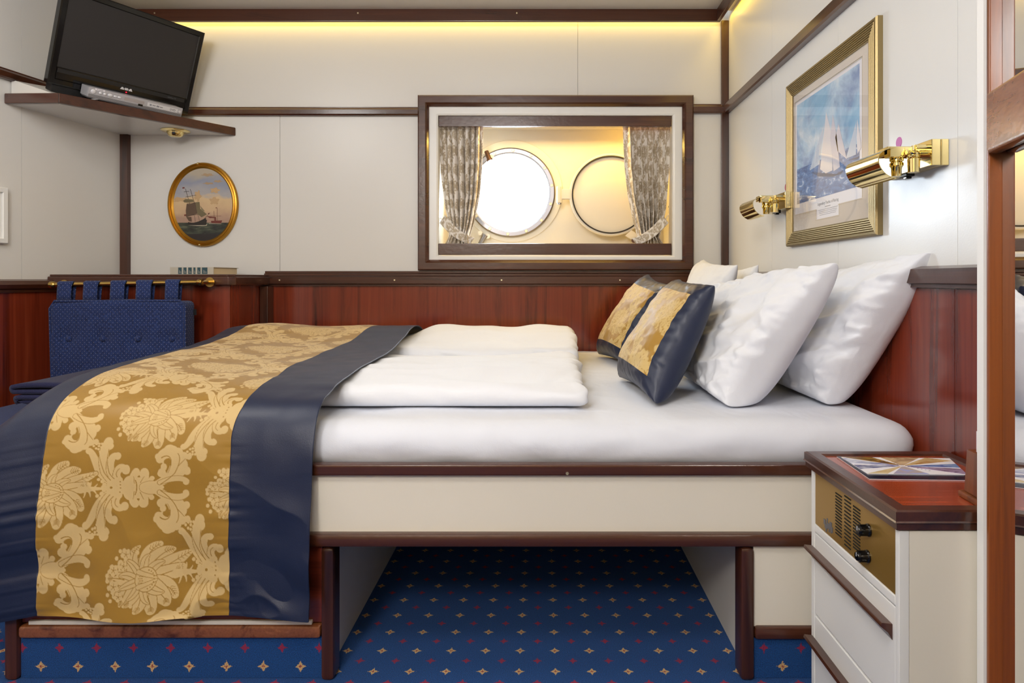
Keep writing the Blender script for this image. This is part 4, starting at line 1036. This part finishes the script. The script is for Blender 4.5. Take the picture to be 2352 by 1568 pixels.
daub('mast', '#3a2a20', [ln((397, 520), (470, 770)), ln((478, 530), (545, 750)), ln((470, 1000), (500, 1060)), ln((600, 940), (630, 1050), 2), ln((545, 960), (560, 1060), 2), lh((372, 574), (458, 564)), lh((400, 657), (575, 628)), lh((420, 770), (560, 748)), lh((430, 965), (600, 945)), lh((690, 1030), (800, 915), 3)], .0002)
daub('sail', '#6d6246', [[(360, 720), (400, 690), (520, 698), (535, 735), (440, 750), (380, 745)], [(555, 745), (628, 738), (640, 850), (750, 940), (662, 988), (590, 930)], ], .0004)
daub('sail', '#857a5c', [[(640, 800), (718, 893), (668, 885)]], .0006)
daub('mainsail', '#5a4636', [[(418, 775), (480, 770), (560, 750), (592, 930), (500, 960), (412, 985), (405, 880)], [(412, 985), (495, 985), (500, 1058), (455, 1052)]], .0007)
daub('ship_hull', '#211812', [[(440, 1068), (520, 1082), (620, 1055), (735, 1000), (735, 1030), (752, 1035), (728, 1114), (590, 1118), (446, 1112)]], .0009)
daub('foam', '#b9b09c', [[(440, 1118), (560, 1121), (735, 1118), (760, 1085), (745, 1128), (590, 1132)], [(770, 1086), (985, 1092), (990, 1098), (790, 1095)]], .0010)
daub('steamer', '#6a2d24', [[(815, 1048), (1000, 1040), (978, 1090), (825, 1086)], [(878, 985), (897, 985), (897, 1050), (880, 1050)], ln((866, 885), (872, 1045), 2), ln((916, 835), (922, 1045), 2), lh((800, 968), (980, 968), 2), [(745, 970), (880, 985), (880, 996), (800, 1003)], [(350, 498), (385, 497), (383, 518), (348, 520)], [(376, 945), (410, 940), (408, 968), (380, 968)], [(892, 830), (914, 826), (912, 838), (894, 842)], [(762, 925), (795, 915), (775, 938)]], .0006)

# ================================================================ corner shelf, television, player
A0 = Vector((lwx(2.395)+.001, 2.395, H)); Bp = Vector((XX(134, 2.389), 2.389, H)); Cp = Vector((XX(541, D-.004), D-.002, H))
zlo, zhi = H+.645, H+.682
sh = thing('corner_shelf', 'cream corner shelf with a mahogany edge high in the left corner', 'shelf', (-1.75, 2.8, zlo))
plan = [A0, Bp, Cp, Vector((lwx(D)+.001, D-.002, 0))]
def inset(i, j, t):
    a, b_ = plan[i], plan[j]; d = (b_-a).xy.normalized(); return Vector((-d.y, d.x))*t
b = B()
pin = [Vector((A0.x+.001, A0.y+.02)), Vector((Bp.x-.008, Bp.y+.02)), Vector((Cp.x-.03, Cp.y)), plan[3].xy]
b.prism([(p[0], p[1], zlo+.003) for p in pin], (0, 0, .026)); b.build('board', 'cream', sh)
dBC = (Cp-Bp).xy.normalized(); nBC = Vector((-dBC.y, dBC.x))
b = B(); w = .0195
b.prism([(A0.x+.001, A0.y, zlo), (Bp.x, Bp.y, zlo), (Bp.x+nBC.x*w*.55, Bp.y+w, zlo), (A0.x+.001, A0.y+w, zlo)], (0, 0, zhi-zlo)); b.build('edge_strip', 'trim_x', sh, bevel=.003)
b = B(); b.prism([(Bp.x+.0002, Bp.y+.0002, zlo), (Cp.x, Cp.y, zlo), (Cp.x+nBC.x*w-.012, Cp.y, zlo), (Bp.x+nBC.x*w*.56, Bp.y+w, zlo)], (0, 0, zhi-zlo)); b.build('edge_strip', 'trim_y', sh, bevel=.003)
# the television, fitted to its four corners in the photograph
sc_ = 2.87/2.75; yaw, pit = math.radians(60.7), math.radians(20.3)
ux = Vector((math.cos(yaw), math.sin(yaw), 0)); uz = Vector((0, -math.sin(pit), math.cos(pit)))
Rz = Matrix.Rotation(yaw, 3, 'Z'); uy = Rz @ Vector((0, math.cos(pit), math.sin(pit))); uz = Rz @ Vector((0, -math.sin(pit), math.cos(pit)))
tvc = Vector((-1.564*sc_, 2.495*sc_, H+.852*sc_)); tw, th_ = .515*sc_, .342*sc_
TM = axes(tvc, ux, uy, uz)
# sloping platform that tips the set forward
bot = tvc-uz*(th_/2)
pl0 = Bp+Vector((nBC.x*.022, nBC.y*.022, 0)); pl0.z = zhi-.003
nrmP = uz
def plat(x, y): return zhi-.003-((x-pl0.x)*nrmP.x+(y-pl0.y)*nrmP.y)/nrmP.z
cs = [Vector((Bp.x+nBC.x*.021, Bp.y+nBC.y*.021)), Vector((Cp.x+nBC.x*.021-.015, Cp.y-.001)), Vector((lwx(D)+.003, D-.001)), Vector((lwx(2.43)+.003, 2.42))]
tops = [(p[0], p[1], plat(p[0], p[1])) for p in cs]; lows = [(p[0], p[1], zlo+.03) for p in cs]
b = B().add(lows+tops, [(3, 2, 1, 0), (4, 5, 6, 7)]+[(i, (i+1) % 4, 4+(i+1) % 4, 4+i) for i in range(4)]); b.build('sloping_platform', 'cream', sh)
tv = thing('television', 'black flat television tilted forward on the corner shelf', 'television', tuple(bot))
def tvbox(a, bb, name, mat, parent=None, bevel=0, label=None):
    return B().boxm(TM, a, bb).build(name, mat, parent or tv, bevel=bevel, label=label)
hw, hh = tw/2, th_/2
mt_ = lambda a, bb, h: TM @ Vector((a, -h, bb))
B().frame(-hw, -hh, hw, hh, [(0, -.03), (0, -.004), (.004, 0), (.020, 0), (.0225, -.004), (.0225, -.012), (.02, -.03)], mt_).build('bezel', 'black_gloss', tv)
tvbox((-hw+.0225, .004, -hh+.0665), (hw-.0225, .02, hh-.0225), 'screen', 'screen', bevel=.0005, label='matt dark grey screen')
tvbox((-hw+.0225, .0015, -hh+.0225), (hw-.0225, .02, -hh+.066), 'lower_bezel', 'black_gloss', bevel=.001)
tvbox((-hw+.02, .031, -hh+.02), (hw-.02, .045, hh-.02), 'rear_cover', 'black_matt', bevel=.008)
spk = B()
spk.boxm(TM, (-hw+.024, -.0008, -hh+.047), (hw-.03, .0012, -hh+.062)); spk.build('speaker_bar', 'black_matt', tv)
lg = B()
for s in (-1, 1): lg.prism([TM @ Vector((s*.016-.0075, -.0022, -hh+.0405)), TM @ Vector((s*.016+.0075, -.0022, -hh+.0405)), TM @ Vector((s*.016+.003, -.0022, -hh+.050)), TM @ Vector((s*.016-.002, -.0022, -hh+.050))], uy*.001)
lg.boxm(TM, (-.006, -.0022, -hh+.0405), (.006, -.0012, -hh+.0495)); lg.boxm(TM, (-.012, -.0022, -hh+.044), (.012, -.0012, -hh+.046))
lg.build('logo', 'logo', tv)
ldm = TM @ Vector((.002, -.001, -hh+.033)); B().lathe([(.0022, 0), (.0016, .002), (0, .0024)], ldm, -uy, 12).build('standby_light', 'led', tv)
text('model_lettering', 'miniview TV', .007, axes(TM @ Vector((hw-.085, -.0012, -hh+.0545)), ux, uz, -uy), 'silver_dark', tv)
# foot: neck and foot plate resting on the platform
zf = [plat((TM @ Vector((x, y, 0))).x, 0) for x, y in ((0, 0),)]
lowd = (bot.z-plat(bot.x, bot.y))*nrmP.z
tvbox((-.11, .0, -hh-lowd+.0005), (.11, .12, -hh-lowd+.014), 'foot', 'black_gloss', bevel=.004)
tvbox((-.04, .046, -hh-lowd+.0145), (.04, .075, -hh+.12), 'neck', 'black_gloss', bevel=.004)
tvbox((-hw+.02, .012, -hh-lowd+.002), (-.112, .06, -hh-.0005), 'cable_cover', 'black_matt', bevel=.004)
# disc player in front of it
def onplat(px, py, up=0.):
    r = P(px, py, 1.)-Vector((0, 0, H)); q = pl0+nrmP*up; o = Vector((0, 0, H)); return o+r*((q-o).dot(nrmP)/r.dot(nrmP))
fy_ = -.060
def onfront(px, py):
    r = P(px, py, 1.)-Vector((0, 0, H)); o = Vector((0, 0, H)); q = tvc+uy*fy_; return o+r*((q-o).dot(uy)/r.dot(uy))
dl_, dr_ = onfront(200, 224), onfront(416.5, 267)
wd = (dr_-dl_).length; ctr_ = (dl_+dr_)/2; off_ = (ctr_-TM.translation)
lx_c = off_.dot(ux); ly_c = fy_; lz_c = off_.dot(uz)-.008
DM = axes(tvc+ux*lx_c+uy*ly_c+uz*lz_c, ux, uy, uz)
dvd = thing('disc_player', 'slim silver disc player in front of the television', 'disc player', tuple(DM.translation))
print('DVD', lx_c, ly_c, lz_c, wd, lowd, hh, tw, (dr_-dl_).dot(uz))
hgt = wd*.105; hw2 = wd/2
def dbox(a, bb, name, mat, parent=None, bevel=0, label=None): return B().boxm(DM, a, bb).build(name, mat, parent or dvd, bevel=bevel, label=label)
body = dbox((-hw2, .006, .008), (hw2, .0062+.05, .008+hgt*.98), 'case', 'silver', bevel=.002)
fp = dbox((-hw2, 0, .008), (hw2, .0058, .008+hgt), 'front_plate', 'silver', bevel=.0012)
rb = B()
for i in range(5): rb.boxm(DM, (-hw2+.002, -.0006, .010+i*.0022), (hw2-.002, 0, .0112+i*.0022))
rb.build('ribs', 'silver_dark', fp)
dbox((-hw2+.004, .004, .0035), (hw2-.004, .054, .0079), 'underside', 'silver_dark', bevel=.001)
z = lambda t_: .008+hgt*t_
for i, (s, r_, w_) in enumerate(((.045, .22, 1), (.115, .13, 1.1), (.158, .13, 1.1), (.21, .16, 1.5), (.262, .12, 1.5), (.303, .12, 1.5))):
    q = DM @ Vector((-hw2+wd*s, -.0002, z(.60))); B().lathe([(hgt*r_, 0), (hgt*r_, .0015), (hgt*r_*.7, .003), (0, .0034)], q, -uy, 20, ex=ux, sx=w_).build('button', 'logo', fp, smooth=.7)
dbox((-hw2+wd*.355, -.0004, z(.45)), (-hw2+wd*.565, -.0001, z(.78)), 'display', plain('smoked_display', '#a9a3a4', .1), fp)
dbox((-hw2+wd*.505, -.0008, z(.22)), (-hw2+wd*.553, -.0001, z(.42)), 'socket', 'black_gloss', fp)
tr_ = dbox((-hw2+wd*.60, -.0008, z(.38)), (-hw2+wd*.945, -.0001, z(.80)), 'tray', 'logo', fp, .0003)
text('tray_lettering', 'DVD', hgt*.30, axes(DM @ Vector((-hw2+wd*.885, -.0011, z(.58))), ux, uz, -uy), 'ink', tr_, depth=.0001)
b = B()
for s0, s1, h0, h1 in ((.625, .645, .5, .68), (.655, .69, .54, .64), (.70, .73, .5, .68), (.738, .77, .52, .62)): b.boxm(DM, (-hw2+wd*s0, -.0012, z(h0)), (-hw2+wd*s1, -.0009, z(h1)))
b.build('tray_marks', 'ink_pale', tr_)
q = DM @ Vector((-hw2+wd*.968, -.0002, z(.55))); B().lathe([(hgt*.14, 0), (hgt*.14, .0014), (0, .0024)], q, -uy, 18).build('button', 'logo', fp, smooth=.7)
dbox((-hw2+wd*.06, -.0005, z(.80)), (-hw2+wd*.155, -.0001, z(.98)), 'badge', 'paper', fp)
text('badge_lettering', 'M mustek', hgt*.15, axes(DM @ Vector((-hw2+wd*.107, -.0008, z(.89))), ux, uz, -uy), 'ink', fp, depth=.0001)
for s in (.09, .90):
    q = DM @ Vector((-hw2+wd*s, .012, .0)); B().lathe([(.012, .0004), (.013, .002), (.012, .0034), (0, .0034)], q, uz, 18).build('foot', 'logo', dvd, smooth=.7)
# eyeball spotlight under the shelf
ez = zlo+.0025; ec = onZ(403, 300, ez)
sp = thing('ceiling_spotlight', 'small brass spotlight under the corner shelf', 'spotlight', (ec.x, ec.y, ez))
B().lathe([(.030, 0), (.058, 0), (.058, -.002), (.050, -.006), (.036, -.008), (.030, -.006)], ec, (0, 0, 1), 40, closed=True).build('trim_ring', 'brass', sp, smooth=.6)
B().lathe([(.034, -.002), (.034, -.012), (.026, -.024), (.018, -.028), (0, -.028)], ec, (0, 0, 1), 36).build('eyeball', 'brass', sp, smooth=.7)
B().lathe([(.016, -.0285), (.013, -.031), (0, -.032)], ec, (0, 0, 1), 24).build('lens', 'glass', sp)

# ================================================================ book on the ledge
bz = H+.0194; bk = thing('book', 'thick pale book with six dark green spine labels lying on the ledge', 'book', (-1.4, 2.7, bz))
Bm = axes(Vector((XX(389, 2.66), 2.665, bz)), Vector((.997, -.07, 0)).normalized(), Vector((.07, .997, 0)).normalized(), Vector((0, 0, 1)))
bl, bh, bd_ = (493-389)/F*2.66, .030, .19
B().boxm(Bm, (.002, .003, .002), (bl-.004, bd_-.006, bh-.0025)).build('page_block', 'page', bk)
b = B().boxm(Bm, (0, .0015, 0), (bl, bd_, .0019)).boxm(Bm, (0, .0015, bh-.0024), (bl, bd_, bh)); b.boxm(Bm, (0, 0, 0), (bl, .0028, bh)); b.build('cover', 'cover', bk)
for s0, s1 in ((.19, .27), (.31, .38), (.42, .50), (.54, .585), (.63, .70), (.735, .86)):
    lb_ = B().boxm(Bm, (bl*s0, -.0006, .0018), (bl*s1, .0003, bh-.0018)).build('spine_label', 'teal_label', bk)
    b = B()
    for i in range(3): b.boxm(Bm, (bl*(s0+(s1-s0)*(.3+.22*i)), -.0008, .005), (bl*(s0+(s1-s0)*(.36+.22*i)), -.0006, .018-.003*i))
    b.build('lettering', 'cover', lb_)
pg = B()
# ================================================================ sofa with hung back cushion
yr = 2.50
rod = thing('brass_rod', 'brass rod with end flanges along the ledge, carrying the blue back cushion', 'rod', (-1.6, yr, H-.02))
ra, rb_ = P(119, 654, yr), P(462, 648, yr)
B().tube([ra, rb_], .0088, 18).build('bar', 'brass_old', rod, smooth=.7)
for p, s in ((ra, -1), (rb_, 1)):
    B().lathe([(.0, -.006), (.0125, -.006), (.0135, 0), (.0125, .010), (.010, .014), (0, .014)], p, (-s, 0, 0), 20).build('socket', 'brass_old', rod, smooth=.6)
    B().tube([p, p+Vector((0, .068, 0))], .008, 14).lathe([(0, .064), (.019, .064), (.019, .068), (0, .068)], p, (0, 1, 0), 28).build('bracket', 'brass_old', rod, smooth=.6)
bc = thing('back_cushion', 'blue dotted back cushion hanging by fabric tabs from the brass rod', 'cushion', (-1.6, 2.46, H-.41))
cx0, cx1, cz0, cz1, cy0, cy1 = XX(111, 2.465), XX(424, 2.465), H-.423, ZZ(690, 2.465), 2.463, 2.548
b = B(); sd = B()
for fi, A in enumerate(soft_box(cx0, cx1, cy0, cy1, cz0, cz1, .018, .012)):
    x, y, z = A[..., 0], A[..., 1], A[..., 2]
    dent = np.zeros_like(x)
    for rr in (-.145, -.31):
        for k in range(4): dent += np.exp(-((x-(cx0+.072+k*.131))**2+(z-(cz1+rr))**2)/.0009)
    A[..., 1] += np.where(y < cy0+.03, .012*dent+.004*fbm(x*6, z*6, 4)-.010*np.clip(1-((x-(cx0+cx1)/2)/.3)**4, 0, 1)*0, 0)
    A[..., 2] += np.where(z > cz1-.03, .004*np.sin(x*11), 0)
    (sd if fi == 5 else b).grid(A)
body_ = b.build('pad', 'uph', bc, smooth=1.2); sd.build('side_band', 'uph_side', bc, smooth=1.2)
for rr in (-.145, -.31):
    for k in range(4): B().lathe([(.0115, -.002), (.0115, .002), (.008, .006), (0, .0075)], (cx0+.072+k*.131, cy0+.010, cz1+rr), AX, 16).build('button', 'uph', bc, smooth=.8)
cor_ = [(cx0+.012, cy0+.004, cz1-.30), (cx0+.004, cy0+.004, cz1-.03), (cx0+.02, cy0+.006, cz1-.002), ((cx0+cx1)/2, cy0+.007, cz1-.002), (cx1-.02, cy0+.006, cz1), (cx1-.001, cy0+.004, cz1-.02), (cx1, cy0+.004, cz1-.30)]
B().tube(cor_, .0045, 8).build('piping', 'uph', bc, smooth=.8)
for pa, pb in ((132, 165), (192, 225), (254, 287), (313, 348), (380, 411)):
    xa, xb = XX(pa, yr-.012), XX(pb, yr-.012); zr_ = ra.z+(rb_.z-ra.z)*((xa+xb)/2-ra.x)/(rb_.x-ra.x); path = []
    path.append((yr-.016, cz1-.004)); path.append((yr-.016, cz1+.022)); path.append((yr-.0125, zr_-.006))
    for k in range(9): a = math.pi*(1.08-k*.145); path.append((yr+.0115*math.cos(a), zr_+.0115*math.sin(a)))
    path.append((yr+.010, zr_-.01)); path.append((yr+.004, cz1-.001))
    V = np.array([[(xa+(xb-xa)*s+.002*math.sin(i+s*3)*(1 if 2 < i < 12 else .3), y, z_) for s in np.linspace(0, 1, 8)] for i, (y, z_) in enumerate(path)])
    sheet('tab', V, 'uph', bc, solid=.0035, off=0)
q = Vector((cx1+.0005, cy1-.02, ZZ(717, 2.5))); B().box(q.x, q.x+.011, q.y-.001, q.y+.001, q.z-.012, q.z+.011).build('care_tag', 'black_matt', bc)
so = thing('sofa', 'low blue upholstered sofa seat at the foot of the bed', 'sofa', (-1.6, 2.1, 0))
SZ = H-.425
b = B()
for A in soft_box(-1.83, -1.20, 1.60, 2.552, SZ-.13, SZ, .035, .03): b.grid(A)
b.build('seat_cushion', 'uph', so, smooth=1.2)
B().box(-1.82, -1.21, 1.63, 2.55, .02, SZ-.131).build('base', 'red_z', so, bevel=.004)
def blanket(z0, z1, x0, x1, y0, y1, label, seed):
    n = 3; tk = (z1-z0)/4; zs_ = [z0+tk*(.5+i) for i in range(4)]; path = []
    def arc(cx, cz, r, s, up_=1): return [(cx+s*r*math.sin(a), cz-r*math.cos(a)) for a in np.linspace(0, math.pi, 8)]
    path += [(x1, zs_[0])]+[(x1+(x0-x1)*t, zs_[0]+.002*math.sin(t*9)) for t in np.linspace(.1, .95, 10)]
    path += arc(x0+.02, (zs_[0]+zs_[1])/2, tk/2, -1)+[(x0+(x1-.03-x0)*t, zs_[1]) for t in np.linspace(.1, .95, 8)]
    path += arc(x1-.03, (zs_[1]+zs_[2])/2, tk/2, 1)+[(x1+(x0-x1)*t, zs_[2]) for t in np.linspace(.1, .93, 8)]
    path += arc(x0+.012, (zs_[2]+zs_[3])/2, tk/2, -1)+[(x0+(x1-x0)*t, zs_[3]+.004*math.sin(t*6)) for t in np.linspace(.1, 1, 10)]
    path = np.array(path); ys_ = np.linspace(y0, y1, 16); V = np.zeros((len(path), 16, 3))
    for j, y in enumerate(ys_):
        V[:, j, 0] = path[:, 0]+.006*vn(path[:, 1]*40, np.full(len(path), y*9), seed); V[:, j, 1] = y+.004*vn(path[:, 0]*8, path[:, 1]*60, seed); V[:, j, 2] = path[:, 1]
    V[..., 2] = np.clip(V[..., 2], z0+tk*.42, None)
    loc = ((x0+x1)/2, (y0+y1)/2, z0)
    o = sheet('blanket', V, 'blanket', None, loc=loc, solid=tk*.8, off=0); return props(o, label, 'blanket', 'folded navy blankets')
blanket(SZ+.001, SZ+.056, -1.50, -1.23, 1.93, 2.35, 'folded navy blanket at the bottom of the pile on the sofa', 3)
blanket(SZ+.058, SZ+.120, -1.545, -1.23, 1.90, 2.38, 'folded navy blanket on top of the pile on the sofa', 5)

# panel on the left wall
hp = thing('wall_panel', 'small white framed panel at the left edge on the left wall', 'wall panel', (lwx(2.28), 2.26, H+.08))
yp0, yp1 = 2.08, 2.398
mlw = lambda a, bb, h: (lwx(a)+h*nl[0], a+h*nl[1], bb)
B().frame(yp0, ZZ(560, 2.40), yp1, ZZ(432, 2.40), [(0, .001), (0, .016), (.003, .019), (.018, .019), (.020, .016), (.020, .012), (.036, .012), (.036, .001)], mlw).build('frame', 'white_paint', hp)
z0_, z1_ = ZZ(560, 2.40)+.036, ZZ(432, 2.40)-.036
B().prism([mlw(yp0+.036, z0_, .002), mlw(yp1-.036, z0_, .002), mlw(yp1-.036, z1_, .002), mlw(yp0+.036, z1_, .002)], (nl[0]*.007, nl[1]*.007, 0)).build('door', 'white_paint', hp)

# ================================================================ white partition and mirror door at the right edge
structure(B().box(.6535, WX+.1, .9665, .981, 0, CE), 'wall_partition', 'white_paint', 'white partition end beside the mirror door')
al = math.radians(14); M0 = Vector((.669, .95, 0)); dt = Vector((-math.sin(al), -math.cos(al), 0)); dn = Vector((-math.cos(al), math.sin(al), 0))
DMm = axes(M0, dt, dn, Vector((0, 0, 1)))
door = setting('door_1', 'varnished wooden door with a tall mirror at the right edge', tuple(M0))
def mb(a, bb, name, mat, bevel=0, label=None): return B().boxm(DMm, a, bb).build(name, mat, door, bevel=bevel, label=label)
mb((0.0005, -.004, .05), (.60, -.0005, CE-.02), 'mirror', 'mirror', 0, 'mirror glass')
mb((-.010, -.025, .01), (.62, -.0045, CE-.005), 'leaf', 'door_z', .001)
mb((-.010, -.004, .01), (-.0003, .017, CE-.005), 'stile', 'door_z', .003)
mb((.0005, -.0002, H+.182), (.60, .022, H+.272), 'cross_rail', 'door_y', .007)

# ================================================================ light, sky, camera
W = bpy.data.worlds.new('daylight'); SC.world = W; W.use_nodes = True
bg = W.node_tree.nodes['Background']; bg.inputs[0].default_value = (.86, .94, 1, 1); bg.inputs[1].default_value = 3.0
def area(name, loc, size, power, col, rot, shape='RECTANGLE', size_y=None, spread=None):
    l = bpy.data.lights.new(name, 'AREA'); l.energy = power; l.color = col[:3]; l.shape = shape; l.size = size
    if size_y: l.size_y = size_y
    if spread: l.spread = spread
    o = bpy.data.objects.new(name, l); COL.objects.link(o); o.location = loc; o.rotation_euler = rot; return o
warm = hx('#ffd24d'); neut = (1, .98, .955, 1); cool = (.74, .87, 1, 1)
area('cove_light_back', (-.5, D-.025, H+1.175), 2.55, 2.1, warm, (0, 0, 0), size_y=.03)
area('cove_light_right', (WX-.025, 2.0, H+1.175), .03, 1.1, warm, (0, 0, 0), size_y=1.8)
area('cove_light_left', (lwx(1.9)+.03, 1.9, H+1.17), .03, 1.5, warm, (0, 0, math.atan(.165)), size_y=1.9)
area('recess_light', ((ox0+ox1)/2+.1, D+.10, oz1-.012), .8, 3.6, hx('#ffcf62'), (math.radians(-12), 0, 0), size_y=.03)
area('porthole_daylight', (pc.x, DR+.12, pc.z), .38, 9, cool, (math.radians(-90), 0, 0), 'DISK')
def dome(name, loc, power, col, r=.2):
    l = bpy.data.lights.new(name, 'POINT'); l.energy = power; l.color = col[:3]; l.shadow_soft_size = r
    o = bpy.data.objects.new(name, l); COL.objects.link(o); o.location = loc; return o
dome('ceiling_lamp_front', (-.25, .35, CE-.13), 20, neut)
dome('ceiling_lamp_rear', (-.7, -.75, CE-.25), 56, neut)
dome('added_fill_left', (-1.35, 1.2, CE-.13), 15, neut)  # added fill without a fixture, brightens the left side of the cabin

cam = bpy.data.cameras.new('camera'); cam.sensor_width = 36; cam.sensor_fit = 'HORIZONTAL'; cam.lens = 36*F/2352
cam.shift_x = -(CX-1176)/2352; cam.shift_y = -(784-CY)/2352; cam.clip_start = .02
co = bpy.data.objects.new('camera', cam); COL.objects.link(co); co.location = (0, 0, H); co.rotation_euler = (math.pi/2, 0, 0); SC.camera = co
SC.view_settings.view_transform = 'Standard'; SC.view_settings.look = 'None'; SC.view_settings.exposure = 0.42; SC.view_settings.gamma = 1.0
SC.view_settings.use_curve_mapping = False
SC.cycles.use_denoising = True; SC.cycles.use_adaptive_sampling = True; SC.cycles.adaptive_threshold = .02
SC.cycles.max_bounces = 8; SC.cycles.diffuse_bounces = 5; SC.cycles.glossy_bounces = 4; SC.cycles.transparent_max_bounces = 12
SC.cycles.sample_clamp_indirect = 6; SC.cycles.caustics_reflective = False; SC.cycles.caustics_refractive = False
